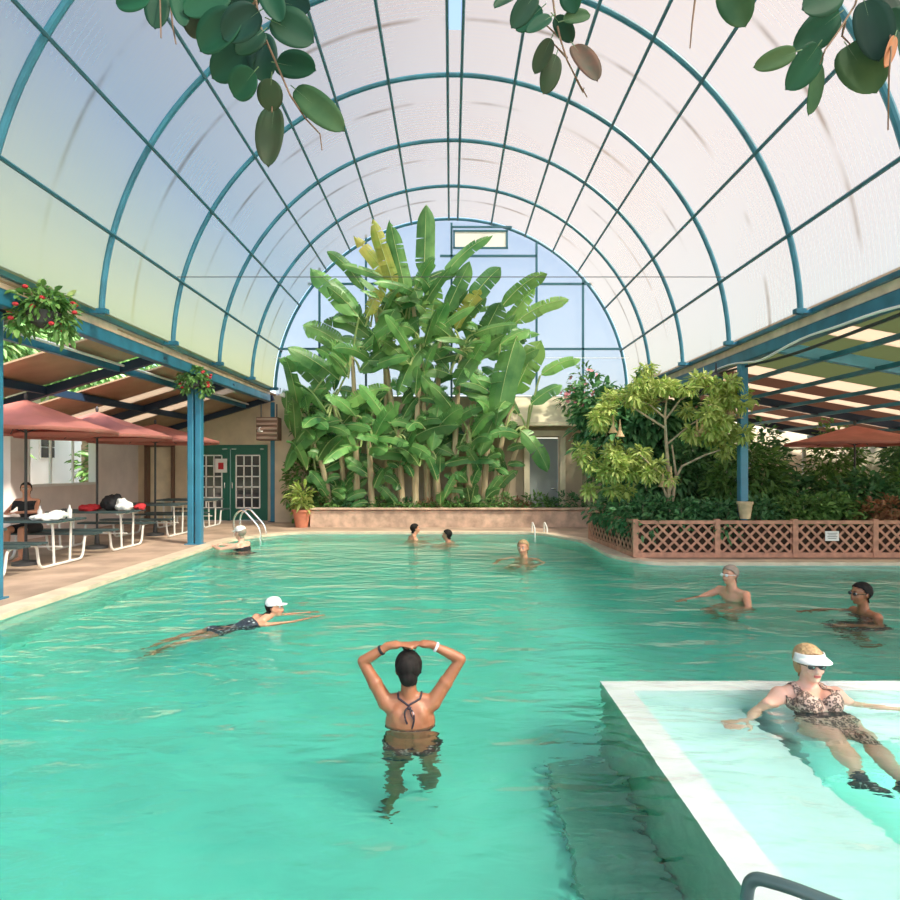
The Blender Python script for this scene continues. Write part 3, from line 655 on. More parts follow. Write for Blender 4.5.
tag(foliage_mb([((0, 0, 0), (3.7, .22, .12))], 1500, .10, random.Random(5), 2, 0, .2).build('ground_cover', M['leafA'], smooth=False), 'low green ground cover spilling along the top of the stone wall', 'ground cover', kind='stuff').location = (0, 16.45, .57)
# potted croton by the door
t = pot('potted_plant', 'yellow-green croton in a terracotta pot left of the stone wall', (-4.02, 16.15, DZ), .48, .24, M['terra'], 'potted plant')
foliage_mb([((0, 0, .85), (.28, .25, .38)), ((0, 0, .6), (.2, .2, .2))], 170, .26, random.Random(3), 4, -.3, .2).build('foliage', M['leafC'], t, smooth=False)
mb = MB(); mb.tube([(0, 0, .3), (0, 0, .9)], .015, 6); mb.build('stem', M['bark'], t)
# big left bush behind croton
plant('shrub', 'tall soft green shrub against the end wall left of the banana clump', 'shrub', (-4.2, 17.1, DZ), [((0, 0, 1.2), (.55, .3, 1.1)), ((.2, 0, 2.6), (.5, .3, .9))], 900, .2, M['leafA'], 60, group=None)
# ---- right: brugmansia tree
BT = thing('angels_trumpet_tree', 'branching yellow-green tree with hanging trumpet flowers in the lattice planter', 'tree', (3.85, 11.35, .5))
def bp_(px, py, d): return W(px, py, d)-Vector((3.85, 11.35, .5))
mb = MB()
for pts, r in (([(668, 512, 11.35), (669, 480, 11.3), (666, 440, 11.3), (665, 415, 11.3)], .045), ([(668, 500, 11.35), (656, 470, 11.2), (640, 455, 11.0)], .025), ([(670, 490, 11.35), (682, 466, 11.2), (705, 455, 11.1), (720, 450, 11)], .025), ([(665, 428, 11.3), (640, 412, 11.2), (620, 400, 11.1)], .024), ([(665, 418, 11.3), (650, 405, 11.3), (635, 398, 11.5)], .02), ([(665, 420, 11.3), (680, 400, 11.2), (700, 388, 11.1)], .022), ([(666, 445, 11.3), (690, 425, 11.1), (715, 410, 11.0)], .02), ([(665, 415, 11.3), (667, 395, 11.3), (670, 378, 11.3)], .02), ([(672, 505, 11.35), (676, 475, 11.3), (672, 445, 11.4)], .03)):
    mb.tube([bp_(*p) for p in pts], [r*(1-.5*i/(len(pts)-1)) for i in range(len(pts))], 7)
mb.build('trunk', M['bark'], BT)
bl = []
for (px, py, d, rx, rz2) in ((667, 383, 11.2, 26, 13), (700, 392, 11.1, 28, 16), (640, 395, 11.2, 22, 13), (612, 408, 11.1, 20, 14), (718, 418, 11.0, 22, 18), (600, 455, 11.3, 18, 12), (625, 462, 11.0, 24, 12), (615, 482, 11.2, 24, 16), (712, 440, 11.1, 22, 12), (655, 470, 11.2, 14, 9), (733, 395, 11.2, 14, 14)):
    bl.append((bp_(px, py, d), (rx/600*d, .35, rz2/600*d)))
r_ = random.Random(8); bl2 = []
for c_, r3 in bl:
    for _ in range(9): bl2.append((c_+Vector((r_.uniform(-1, 1)*r3[0]*1.15, r_.uniform(-1, 1)*.4, r_.uniform(-1.1, 1)*r3[2])), (r3[0]*.34, .16, r3[2]*.38)))
foliage_mb(bl2, 6500, .145, random.Random(21), 3.0, .2, .1).build('foliage', M['leafC'], BT, smooth=False)
for (px, py) in ((620, 428), (613, 424), (671, 475), (663, 478), (720, 405), (731, 407), (702, 425), (740, 410), (697, 428)):
    mb = MB(); p = bp_(px, py, 10.95+.02*(px % 7)); mb.lathe([(.012, .16), (.02, .05), (.03, -.04), (.075, -.15), (.09, -.16), (.02, -.05)], p, 8); mb.build('trumpet_flower', M['peach'], BT)
# ---- dark leafy mass between the door and the tree, and the planter planting
plant('tree', 'dense dark green tree filling the corner right of the grey door', 'tree', (4.65, 15.6, DZ), [((-.3, 0, 2.6), (1.1, .6, 1.1)), ((.7, 0, 3.0), (1.1, .7, 1.0)), ((0, -.3, 1.4), (1.0, .5, .9)), ((1.6, 0, 2.2), (.9, .6, 1.2)), ((-.9, 0, 3.3), (.6, .4, .6))], 4200, .30, M['leafB'], 70, stem=(0, 0, 1.2), stem_r=.09, bark='darkbark')
plant('bougainvillea', 'thin bush with small pink-red flowers rising in front of the gable right side', 'shrub', (3.7, 16.9, DZ), [((.1, 0, 3.9), (.5, .3, .6)), ((-.3, 0, 3.5), (.4, .3, .4)), ((.5, 0, 3.2), (.5, .3, .5))], 500, .17, M['leafA'], 71, stem=(0, 0, 2.5), flowers=(M['pinkflower'], 60, .07))
pl = [(3.55, 11.1, .55, 'B', 'dark shrub spilling over the left corner of the lattice planter'), (3.45, 12.3, .6, 'B', 'dark shrub in the return side of the lattice planter'), (4.3, 11.2, .5, 'B', 'dark leafy shrub at the foot of the trumpet flower tree'), (4.95, 11.1, .5, 'B', 'dark low shrub left of the slim blue post'), (5.9, 11.6, .5, 'B', 'dark shrub just right of the slim blue post'), (6.7, 11.4, .6, 'A', 'mid green shrub behind the lattice between post and white sign'), (7.5, 11.6, .55, 'A', 'green bush behind the small white sign'), (8.3, 11.3, .55, 'R', 'reddish-tipped bush behind the right lattice panel'), (9.0, 11.4, .8, 'B', 'dark bush at the right end of the lattice planter')]
for i, (x, y, h, k, lb) in enumerate(pl):
    plant('shrub', lb, 'shrub', (x, y, .5), [((0, 0, h*.5), (.5, .35, h*.7)), ((.3, .1, h*.6), (.35, .3, h*.55)), ((-.3, .1, h*.45), (.35, .3, h*.5)), ((-.05, -.3, .1), (.35, .2, .25))], 900, .13, M['leaf'+k], 80+i, branches=True, stem_r=.012)
# taller back row
bk = [(6.4, 13.0, 2.3, 'A', 'tall bright leafy bush right of the slim blue post'), (7.6, 13.6, 1.5, 'B', 'dark bush in the back row left of the right umbrella pole'), (8.9, 12.9, 1.5, 'B', 'broad dark bush right of the right umbrella pole'), (10.2, 13.2, 1.6, 'A', 'green bush at the right photo edge behind the planter'), (6.9, 15.6, 2.9, 'B', 'tall dark hedge plant in the right wing background'), (8.4, 16.2, 2.8, 'B', 'dark hedge plant behind the rail fence'), (10.4, 16.2, 2.9, 'A', 'leafy hedge plant by the right end of the rail fence'), (12.2, 15.8, 2.8, 'B', 'dark hedge plant at the far right of the wing'), (5.6, 14.6, 2.2, 'B', 'dark bush behind the trumpet flower tree')]
for i, (x, y, h, k, lb) in enumerate(bk):
    plant('shrub', lb, 'shrub', (x, y, DZ), [((0, 0, h*.6), (.75, .5, h*.42)), ((.45, .1, h*.45), (.5, .4, h*.4)), ((-.45, 0, h*.4), (.5, .4, h*.38))], 1500, .19, M['leaf'+k], 100+i, stem_r=.025)
# ---- trees outdoors
for i, (x, y, h, lb) in enumerate([(-12.2, 9.5, 5.2, 'leafy tree outside above the left wing, nearest the camera'), (-12.6, 13.2, 5.0, 'leafy tree outside seen through the second gap of the left roof'), (-11.7, 22.6, 4.2, 'leafy tree outside beyond the end of the left wall'), (-13.8, 15.5, 3.4, 'bush outside showing through the open bay of the left wall'), (14.5, 17.5, 5, 'tree outside beyond the right wing'), (12.5, 22, 5, 'tree outside behind the cream wall of the right wing')]):
    plant('tree', lb, 'tree', (x, y, -1), [((0, 0, h*.7), (1.6, 1.6, h*.3)), ((.6, .8, h*.85), (1.3, 1.4, h*.25)), ((-.3, -1, h*.6), (1.3, 1.2, h*.28)), ((.2, .5, h*.4), (1.3, 1.5, h*.25))], 2600, .34, M['leafD' if i in (0, 1) else 'leafA'], 130+i, stem=(0, 0, h*.3), stem_r=.14)
for i, (x, y, lb) in enumerate([(-13.2, 16.5, 'tall tree outside whose crown shows between the near left roof panels'), (-13.4, 22.0, 'tall tree outside whose crown shows between the far left roof panels')]):
    plant('tree', lb, 'tree', (x, y, -1), [((0, 0, 6.6), (2.0, 2.4, 1.4)), ((.8, -1.6, 6.0), (1.4, 1.5, 1.1)), ((.5, 1.8, 7.2), (1.4, 1.6, 1.0))], 3000, .36, M['leafD'], 150+i, stem=(0, 0, 3.5), stem_r=.14)
# ---- hanging baskets
def basket(loc, s, label, seed, drop):
    t = thing('hanging_basket', label, 'hanging basket', loc)
    mb = MB(); mb.lathe([(.04*s, -.22*s), (.16*s, -.16*s), (.22*s, 0), (.20*s, 0), (.12*s, -.12*s)], n=14); mb.build('bowl', M['darkmetal'], t)
    mb = MB(); [mb.tube([(.2*s*math.cos(a), .2*s*math.sin(a), 0), (0, 0, drop)], .006, 4) for a in (0, 2.1, 4.2)]; mb.build('chain', M['darkmetal'], t)
    foliage_mb([((0, 0, .12*s), (.36*s, .36*s, .24*s)), ((.22*s, .1*s, -.12*s), (.2*s, .2*s, .28*s)), ((-.22*s, -.1*s, -.1*s), (.2*s, .2*s, .25*s))], 520, .13*s, random.Random(seed), 2, .4, .3).build('foliage', M['leafA'], t, smooth=False)
    r = random.Random(seed)
    for _ in range(16):
        a = r.uniform(0, 6.28); rr = r.uniform(.25, .42)*s; mb = MB(); mb.ell((rr*math.cos(a), rr*math.sin(a), r.uniform(-.2, .3)*s), (.035, .035, .025), n=7, m=5); mb.build('flower', M['redflower'], t)
    return t
basket((-5.06, 7.45, 3.60), .9, 'large leafy hanging basket with red flowers under the near left eave', 1, .3)
basket((-5.28, 12.35, 3.46), .8, 'small hanging basket of red flowers at the top of the blue double post', 2, .25)
# ------------------------------------------------------------------ heater box, floodlights
t = thing('air_unit', 'brown slatted air unit hanging from the eave beside the green doors', 'air conditioner', W(269, 429, 16.9))
mb = MB(); mb.box((0, 0, 0), (.60, .4, .64)); mb.build('housing', M['brown'], t, smooth=False, bevel=.01)
mb = MB(); [mb.box((0, -.215, -.26+.13*i), (.56, .03, .05), R=Matrix.Rotation(.4, 3, 'X')) for i in range(5)]; mb.build('louvres', mat('louvre', (.40, .27, .22), .5), t, smooth=False)
mb = MB(); [mb.box((sx*.22, 0, .5), (.03, .03, .4)) for sx in (-1, 1)]; mb.build('hanger', M['darkmetal'], t, smooth=False)
for i, (px, py, d, lb) in enumerate(((128, 349, 10.9, 'left one of two small floodlights under the left eave'), (141, 352, 10.9, 'right one of two small floodlights under the left eave'), (258, 429, 16.7, 'small white lamp on the side of the brown air unit'), (280, 393, 16.6, 'white lamp at the far end of the left eave'))):
    t = thing('floodlight', lb, 'lamp', W(px, py, d)); R = Matrix.Rotation(.8, 3, 'X')@Matrix.Rotation(.5*i, 3, 'Y')
    mb = MB(); mb.lathe([(.03, 0), (.045, .03), (.075, .12), (.07, .125), (.03, .06)], (0, 0, -.06), 12, R); mb.build('shade', M['white'], t)
    mb = MB(); mb.tube([(0, 0, 0), (0, .02, .14)], .012, 6); mb.build('bracket', M['darkmetal'], t)
t = thing('lantern', 'green box lantern hanging under the right eave by the slim post', 'lamp', W(716, 385, 11.6))
mb = MB(); mb.box((0, 0, 0), (.2, .2, .3)); mb.build('housing', M['greendoor'], t, smooth=False, bevel=.01); mb = MB(); mb.lathe([(.15, .14), (.03, .24), (.01, .42)], n=8); mb.build('cap', M['darkmetal'], t)
# ------------------------------------------------------------------ umbrellas
def umbrella(x, y, zr, R_, h, label, n=8, rot=0, zb=DZ):
    t = thing('patio_umbrella', label, 'umbrella', (x, y, zb), rot); zr -= zb
    mb = MB(); rings = 5; vs = [(0, 0, zr+h)]
    for j in range(1, rings+1):
        u = j/rings
        for k in range(n*4):
            a = 2*PI*k/(n*4); cr = abs(((k/4) % 1)-.5)*2; rad = R_*u*(math.cos(PI/n)/math.cos(((a+0) % (2*PI/n))-PI/n)) if n < 8 else R_*u*(.965+.035*cr)
            vs.append((rad*math.cos(a), rad*math.sin(a), zr+h*(1-u)**1.0*(1)-.10*math.sin(u*PI)*(1-cr)*.5-.0*u))
    for k in range(n*4): v = vs[1+(rings-1)*n*4+k]; vs.append((v[0]*1.0, v[1]*1.0, v[2]-.06-.005*(k % 2)))
    K = n*4; fs = [(0, 1+k, 1+(k+1) % K) for k in range(K)]
    for j in range(rings):
        for k in range(K): fs.append((1+j*K+k, 1+(j+1)*K+k, 1+(j+1)*K+(k+1) % K, 1+j*K+(k+1) % K))
    mb.add(vs, fs); o = mb.build('canopy', M['umb'], t); o.modifiers.new('s', 'SOLIDIFY').thickness = .008
    mb = MB(); mb.tube([(0, 0, 0), (0, 0, zr+h)], .022, 10); mb.build('pole', M['darkmetal'], t)
    mb = MB(); mb.ell((0, 0, zr+h+.05), (.03, .03, .06)); mb.build('finial', M['darkmetal'], t)
    for k in range(n):
        a = 2*PI*k/n; mb = MB(); mb.tube([(0, 0, zr+h-.06), (R_*.97*math.cos(a), R_*.97*math.sin(a), zr-.02)], .009, 4); mb.tube([(0, 0, zr-.05), (R_*.5*math.cos(a), R_*.5*math.sin(a), zr+h*.5-.05)], .007, 4); mb.build('rib', M['darkmetal'], t)
    mb = MB(); mb.lathe([(.2, 0), (.2, .05), (.05, .08), (.035, .3)], n=16); mb.build('base', M['darkmetal'], t)
    return t
umbrella(-7.05, 9.95, 2.30, 1.38, .50, 'dusty red patio umbrella nearest the camera in the left wing')
umbrella(-7.05, 11.95, 2.30, 1.40, .48, 'dusty red patio umbrella in the middle of the left wing row', rot=.2)
umbrella(-7.00, 14.2, 2.30, 1.45, .40, 'dusty red patio umbrella farthest back, right behind the blue double post', rot=.1)
umbrella(8.95, 13.3, 2.22, 1.40, .38, 'dusty red patio umbrella at the right among the shrubs')
umbrella(7.6, 19.0, 2.35, .95, .25, 'small pinkish umbrella seen through the trumpet flower tree')
# ------------------------------------------------------------------ picnic tables
def picnic(y, label, x=-7.05):
    t = thing('picnic_table', label, 'table', (x, y, DZ), group='picnic tables in the left wing')
    mb = MB(); [mb.box((0, -.32+.16*i, .74), (1.55, .13, .035)) for i in range(5)]; mb.build('tabletop', M['bluegrey'], t, smooth=False, bevel=.006)
    for s in (-1, 1):
        mb = MB(); [mb.box((0, s*(.66+.14*i), .44), (1.55, .12, .035)) for i in range(2)]; mb.build('bench_seat', M['bluegrey'], t, smooth=False, bevel=.006)
    for s in (-1, 1):
        xx = s*.60; mb = MB()
        mb.tube(round_path([(xx, -.82, .42), (xx, -.62, .42), (xx, -.55, .03), (xx, .55, .03), (xx, .62, .42), (xx, .82, .42)], .12), .022, 8)
        for q in (-.2, .2): mb.tube([(xx, q, .03), (xx, q*1.2, .72)], .02, 8)
        mb.tube([(xx, -.36, .71), (xx, .36, .71)], .02, 8)
        mb.build('frame', M['whitetube'], t)
    mb = MB(); mb.tube([(-.6, 0, .3), (.6, 0, .3)], .016, 6); mb.build('brace', M['whitetube'], t)
    return t
for y, lb in ((8.1, 'slatted picnic table with white tube frame nearest the camera at left'), (9.95, 'slatted picnic table with white towel under the nearest red umbrella'), (11.95, 'slatted picnic table under the middle red umbrella, bag and red cloth on it'), (14.2, 'slatted picnic table under the farthest red umbrella'), (16.2, 'slatted picnic table farthest back before the green doors')):
    picnic(y, lb)
def heap(name, label, cat, loc, blobs, m_, seed, vox=.02, disp=.11):
    mb = MB(); [mb.ell(c, r, n=14, m=10) for c, r in blobs]; o = mb.build(name, m_); o.location = loc
    md = o.modifiers.new('r', 'REMESH'); md.mode = 'VOXEL'; md.voxel_size = vox; md.use_smooth_shade = True
    tx = bpy.data.textures.new(name, 'CLOUDS'); tx.noise_scale = .09; d = o.modifiers.new('d', 'DISPLACE'); d.texture = tx; d.strength = disp; d.mid_level = .5
    return tag(o, label, cat)
TT = DZ+.76
heap('towel', 'crumpled white towel on the table under the nearest umbrella', 'towel', (-6.55, 9.75, TT+.04), [((0, 0, 0), (.25, .2, .05)), ((.12, .05, .04), (.14, .14, .06))], M['whitecloth'], 1)
heap('bag', 'black bag on the table under the middle umbrella', 'bag', (-6.75, 11.95, TT+.14), [((0, 0, 0), (.2, .17, .16)), ((.1, 0, .06), (.12, .1, .12))], M['black'], 2)
heap('towel', 'white towel piled against the black bag', 'towel', (-6.42, 11.8, TT+.08), [((0, 0, 0), (.16, .14, .09)), ((-.05, 0, .08), (.1, .1, .08))], M['whitecloth'], 3)
heap('towel', 'red towel spread on the middle table left of the black bag', 'towel', (-7.15, 11.9, TT+.05), [((0, 0, 0), (.2, .25, .06))], M['red'], 4)
heap('towel', 'red towel on the middle table right of the white towel', 'towel', (-6.33, 12.2, TT+.05), [((0, 0, 0), (.1, .12, .07))], M['red'], 5)
heap('bag', 'small dark bag beside the white towel on the near umbrella table', 'bag', (-6.60, 10.2, TT+.07), [((0, 0, 0), (.13, .1, .08))], M['black'], 6)
for i, (x, y) in enumerate(((-6.78, 9.9), (-6.42, 10.1))):
    mb = MB(); mb.lathe([(.035, 0), (.037, .02), (.037, .14), (.015, .18), (.015, .22), (.012, .22)], n=12); o = mb.build('bottle', M['whitecloth']); o.location = (x, y, TT)
    tag(o, ('pale bottle standing left of the small dark bag', 'pale bottle standing right of the small dark bag')[i], 'bottle')
# ------------------------------------------------------------------ pool ladders and handrail
t = thing('pool_ladder', 'chrome pool ladder at the far left corner of the pool', 'ladder', (0, 0, 0))
for k in (0, 1):
    a = W(236+12*k, 523, 14.0+.25*k); x, y = -4.6, 13.95+.42*k; mb = MB()
    mb.tube(round_path([(x-.45, y, DZ), (x-.45, y, .55), (x-.25, y, .72), (x+.17, y, .25), (x+.17, y, -.9)], .16), .024, 8); mb.build('handrail', M['chrome'], t)
for z in (-.25, -.55, -.8):
    mb = MB(); mb.box((-4.43, 14.16, z), (.09, .42, .03)); mb.build('tread', M['chrome'], t, smooth=False)
t = thing('pool_ladder', 'small white grab rail at the far right corner of the pool', 'ladder', (0, 0, 0))
for k in (0, 1):
    mb = MB(); x = 2.02+.3*k; mb.tube(round_path([(x, 14.95, DZ), (x, 14.95, .33), (x+.02, 14.6, .2), (x+.02, 14.55, -.5)], .12), .02, 8); mb.build('handrail', M['whitetube'], t)
t = thing('grab_rail', 'thick grey-green handrail tube in the bottom right corner', 'handrail', (0, 0, 0)); mb = MB()
mb.tube(round_path([W(744, 990, 2.05), W(744, 915, 2.05), W(750, 876, 2.05), W(790, 887, 1.95), W(900, 930, 1.75), W(1000, 1300, 1.7)], .045, 6), .021, 14); mb.build('tube', M['railgrey'], t)
# ------------------------------------------------------------------ rubber plant twigs hanging in the foreground
def leaf3(p, dirn, nrm, L, wd, curl, fold):
    mb = MB(); t = dirn.normalized(); s = t.cross(nrm).normalized(); n2 = s.cross(t).normalized(); N = 12; K = 3; us = [.5-.5*math.cos(PI*i/N) for i in range(N+1)]
    wp = [max(.03, math.sqrt(max(0, 1-(2*u**.88-1)**2))*(1-.10*(1-u))) for u in us]; vs = []
    for i in range(N+1):
        u = us[i]
        for j in range(-K, K+1):
            q = j/K; vs.append(p+t*L*(u+.03*(1-q*q)*(u == 1))+s*q*wd/2*wp[i]+n2*(abs(q)**1.3*wd*fold*wp[i]-curl*L*(u*u)))
    fs = [(i*7+j, i*7+j+1, (i+1)*7+j+1, (i+1)*7+j) for i in range(N) for j in range(6)]
    mb.add(vs, fs); mb.cm = 1; mb.tube([p+t*L*u-n2*(curl*L*u*u+.0015) for u in [i/6*.97 for i in range(7)]], [.0022*(1-.12*i) for i in range(7)], 5)
    mb.tube([p-t*.02, p], .0018, 5); return mb
RT = thing('rubber_tree', 'rubber tree whose dark leafy branches hang into the top of the view', 'tree', (0, 0, 0))
mb = MB(); mb.tube([(3.3, .55, DZ), (3.25, .5, 1.5), (3.1, .6, 2.8), (2.6, 1.0, 3.5)], [.09, .08, .07, .05], 10); mb.build('trunk', M['twig'], RT)
mb = MB(); mb.tube([(2.6, 1.0, 3.5), (1.9, 1.6, 3.45), W(875, -52, 1.9), W(722, -47, 1.9), W(694, -44, 2.0), W(550, -46, 2.1), W(400, -62, 2.05), W(250, -50, 2.0), W(180, -45, 2.0)], [.045, .035, .024, .02, .018, .016, .013, .010, .006], 8); mb.build('limb', M['twig'], RT)
def twig(label, d0, stems, leaves, seed, extra=()):
    r = random.Random(seed);     mb = MB()
    for st in stems:
        pts = [W(x, y, d0+.10*math.sin(i*1.3)) for i, (x, y) in enumerate(st)]; mb.tube(pts, [.0042*(1-.5*i/(len(pts)-1)) for i in range(len(pts))], 6)
    t = mb.build('branch', M['twig'], RT)
    for (cx, cy, L, wd, ang, tone) in leaves:
        d = d0+r.uniform(-.14, .14); a = math.radians(ang); dx, dy = math.cos(a), -math.sin(a)
        p0 = W(cx-dx*L/2, cy-dy*L/2, d+r.uniform(-.02, .02)); p1 = W(cx+dx*L/2, cy+dy*L/2, d+r.uniform(-.05, .05)); dirn = p1-p0
        lf = leaf3(p0, dirn, Vector((r.uniform(-.45, .45), -1, r.uniform(-.5, .1))), dirn.length, wd/600*d*1.12, r.uniform(-.06, .10), r.uniform(.06, .22))
        o = lf.build('leaf', [M['rub'+tone], M['rubrib']], t); sm = o.modifiers.new('s', 'SOLIDIFY'); sm.thickness = .0016
    return t
twig('hanging rubber plant branch with many dark leaves at the top left', 2.0, [[(250, -45), (256, 0), (260, 26), (274, 58), (290, 95), (305, 118), (320, 134), (322, 150)], [(250, -45), (200, -20), (160, -4), (161, 38)], [(200, -20), (170, 0), (173, 28), (176, 44)], [(256, 0), (236, 30), (228, 45)], [(262, 30), (268, 60), (272, 85), (272, 112)]],
     [(133, 0, 34, 24, 190, 'G'), (157, 8, 36, 22, -97, 'G'), (180, 8, 42, 17, -80, 'G'), (194, 24, 34, 20, -60, 'B'), (207, 2, 50, 28, 205, 'G'), (241, 24, 44, 30, 215, 'D'), (220, 33, 52, 36, 222, 'G'), (233, 63, 50, 34, 215, 'G'), (244, 84, 32, 28, 230, 'G'), (263, 57, 48, 29, -88, 'D'), (250, 42, 34, 24, 220, 'G'), (270, 95, 32, 24, -95, 'B'), (271, 136, 58, 27, -96, 'B'), (292, 30, 46, 38, -25, 'G'), (296, 67, 40, 28, -12, 'G'), (319, 109, 62, 27, -40, 'L'), (273, 4, 34, 22, -65, 'G'), (242, -4, 40, 28, 200, 'D'), (296, 6, 30, 24, -15, 'D')], 1)
twig('hanging rubber plant branch with grey-green leaves at the top centre', 2.1, [[(550, -40), (552, -8), (555, 15), (560, 38), (567, 60), (577, 80), (587, 97)], [(567, 58), (552, 42)], [(560, 38), (545, 24)], [(577, 80), (583, 92), (584, 88)]],
     [(506, 0, 24, 14, 205, 'G'), (524, 10, 42, 20, 235, 'G'), (529, 19, 34, 18, 222, 'G'), (539, 24, 28, 14, 212, 'G'), (571, 0, 24, 20, -70, 'G'), (577, 17, 28, 14, 15, 'L'), (564, 29, 30, 17, -52, 'G'), (543, 56, 38, 16, -115, 'B'), (550, 74, 40, 20, -108, 'B'), (586, 61, 40, 24, -52, 'R')], 2)
twig('hanging rubber plant branch with broad leaves at the top right', 1.9, [[(875, -50), (862, -20), (855, 5), (838, 32), (825, 50), (820, 64)], [(862, -20), (880, 0), (890, 30), (891, 52), (889, 75), (888, 130)], [(845, 22), (842, 36), (850, 44)]],
     [(822, 1, 46, 30, 205, 'G'), (818, 30, 54, 32, 218, 'G'), (803, 67, 52, 30, 235, 'G'), (776, 59, 42, 18, 200, 'L'), (815, 87, 52, 19, -97, 'L'), (862, 67, 52, 40, -55, 'L'), (872, 30, 60, 36, -75, 'D'), (886, 6, 50, 34, -40, 'D'), (896, 26, 34, 26, -60, 'G'), (901, 50, 30, 20, -90, 'G'), (889, 52, 34, 11, -110, 'O')], 3)
twig('single rubber plant leaf hanging down left of the top right branch', 1.9, [[(722, -47), (725, -14), (728, -8)]], [(735, 4, 48, 30, -65, 'L')], 4)
twig('bare dangling twig at the top between the centre and right branches', 2.0, [[(694, -44), (695, 0), (692, 25), (690, 48)]], [(690, -22, 30, 18, -90, 'G')], 5)
# ------------------------------------------------------------------ people
V = Vector
def skin(name, c, c2): return mat(name, c, .42, col2=c2, vscale=5, sss=.12)
def frame(up, fwd):
    u = V(up).normalized(); f = V(fwd); f = (f-u*f.dot(u)).normalized(); r = f.cross(u).normalized(); return Matrix((r, f, u)).transposed()  # local x=right, y=forward, z=up
def bake(mb, name, vox, m_, parent, smooth=3):
    o = mb.build(name, m_, None); md = o.modifiers.new('r', 'REMESH'); md.mode = 'VOXEL'; md.voxel_size = vox
    s = o.modifiers.new('s', 'SMOOTH'); s.iterations = smooth; s.factor = .6
    bpy.context.view_layer.update(); dg = bpy.context.evaluated_depsgraph_get(); me = bpy.data.meshes.new_from_object(o.evaluated_get(dg))
    old = o.data; o.modifiers.clear(); o.data = me; bpy.data.meshes.remove(old); me.polygons.foreach_set('use_smooth', [True]*len(me.polygons)); o.parent = parent
    me.materials.clear(); me.materials.append(m_); o.name = name; return o
def hand(mb, wrist, d, n, side, s=1.0, curl=.5, spread=.12):
    """wrist -> palm -> five fingers; d = finger direction, n = palm normal (fingers curl towards n), side = +1/-1 thumb side along d x n"""
    d = V(d).normalized(); n = V(n); n = (n-d*n.dot(d)).normalized(); sd = d.cross(n)*side
    c = V(wrist)+d*.045*s; R = Matrix((sd, n, d)).transposed()
    mb.ell(c, (.040*s, .017*s, .052*s), R, 14, 8); mb.cap(V(wrist)-d*.02*s, c, .026*s, .03*s, 10)
    for k, (o_, L, r) in enumerate(((.030, .068, .0095), (.010, .078, .0098), (-.011, .072, .0095), (-.030, .058, .0088))):
        p = V(wrist)+d*.085*s+sd*o_*s; dd = (d+sd*(o_/.03)*spread).normalized(); a = curl*.5
        for seg in (.45, .32, .25):
            e = dd*math.cos(a)+n*math.sin(a); q = p+e*L*seg*s*1.25; mb.cap(p, q, r*s, r*.92*s, 8); p = q; a += curl
    p = V(wrist)+d*.028*s+sd*.032*s; e = (d*.65+sd*.8+n*.25).normalized(); q = p+e*.040*s; mb.cap(p-e*.012*s, q, .0135*s, .0115*s, 8); e2 = (d+sd*.35+n*.35).normalized(); mb.cap(q, q+e2*.034*s, .0112*s, .0095*s, 8)
def foot(mb, ankle, d, s=1.0, up=(0, 0, 1)):
    d = V(d).normalized(); R = frame(V(up)-d*V(up).dot(d), d); a = V(ankle)
    mb.cap(a, a-R@V((0, .02, .045))*s, .036*s, .034*s, 10); mb.ell(a+R@V((0, .06, -.045))*s, (.042*s, .10*s, .028*s), R, 14, 8); mb.ell(a+R@V((0, .13, -.055))*s, (.046*s, .05*s, .018*s), R, 12, 8)
    for i in range(5): mb.cap(a+R@V((-.034+.017*i, .155, -.058))*s, a+R@V((-.036+.018*i, .182-.004*abs(i-1), -.062))*s, .0095*s, .0085*s, 8)
def head(mb, c, R, s=1.0):
    """c = centre of the head, R columns right, forward, up"""
    P = lambda x, y, z: V(c)+R@(V((x, y, z))*s)
    mb.ell(P(0, -.012, .03), (.077*s, .096*s, .088*s), R, 18, 12)      # cranium
    mb.ell(P(0, .028, -.015), (.062*s, .066*s, .085*s), R, 16, 10)     # face
    mb.ell(P(0, .045, -.075), (.040*s, .038*s, .032*s), R, 14, 8)      # jaw
    mb.ell(P(0, .072, -.088), (.020*s, .016*s, .016*s), R, 10, 8)      # chin
    mb.cap(P(0, .088, .012), P(0, .108, -.026), .009*s, .014*s, 8)     # nose
    for q in (-1, 1):
        mb.ell(P(q*.012, .100, -.030), (.010*s, .010*s, .008*s), R, 8, 6)
        mb.ell(P(q*.036, .070, -.028), (.020*s, .016*s, .018*s), R, 10, 6)   # cheeks
        mb.ell(P(q*.028, .083, .030), (.020*s, .010*s, .007*s), R, 10, 6)    # brow
        mb.ell(P(q*.077, -.002, -.005), (.010*s, .020*s, .030*s), R, 10, 8)  # ears
    mb.cap(P(-.018, .090, -.052), P(.018, .090, -.052), .009*s, .009*s, 8)   # lips
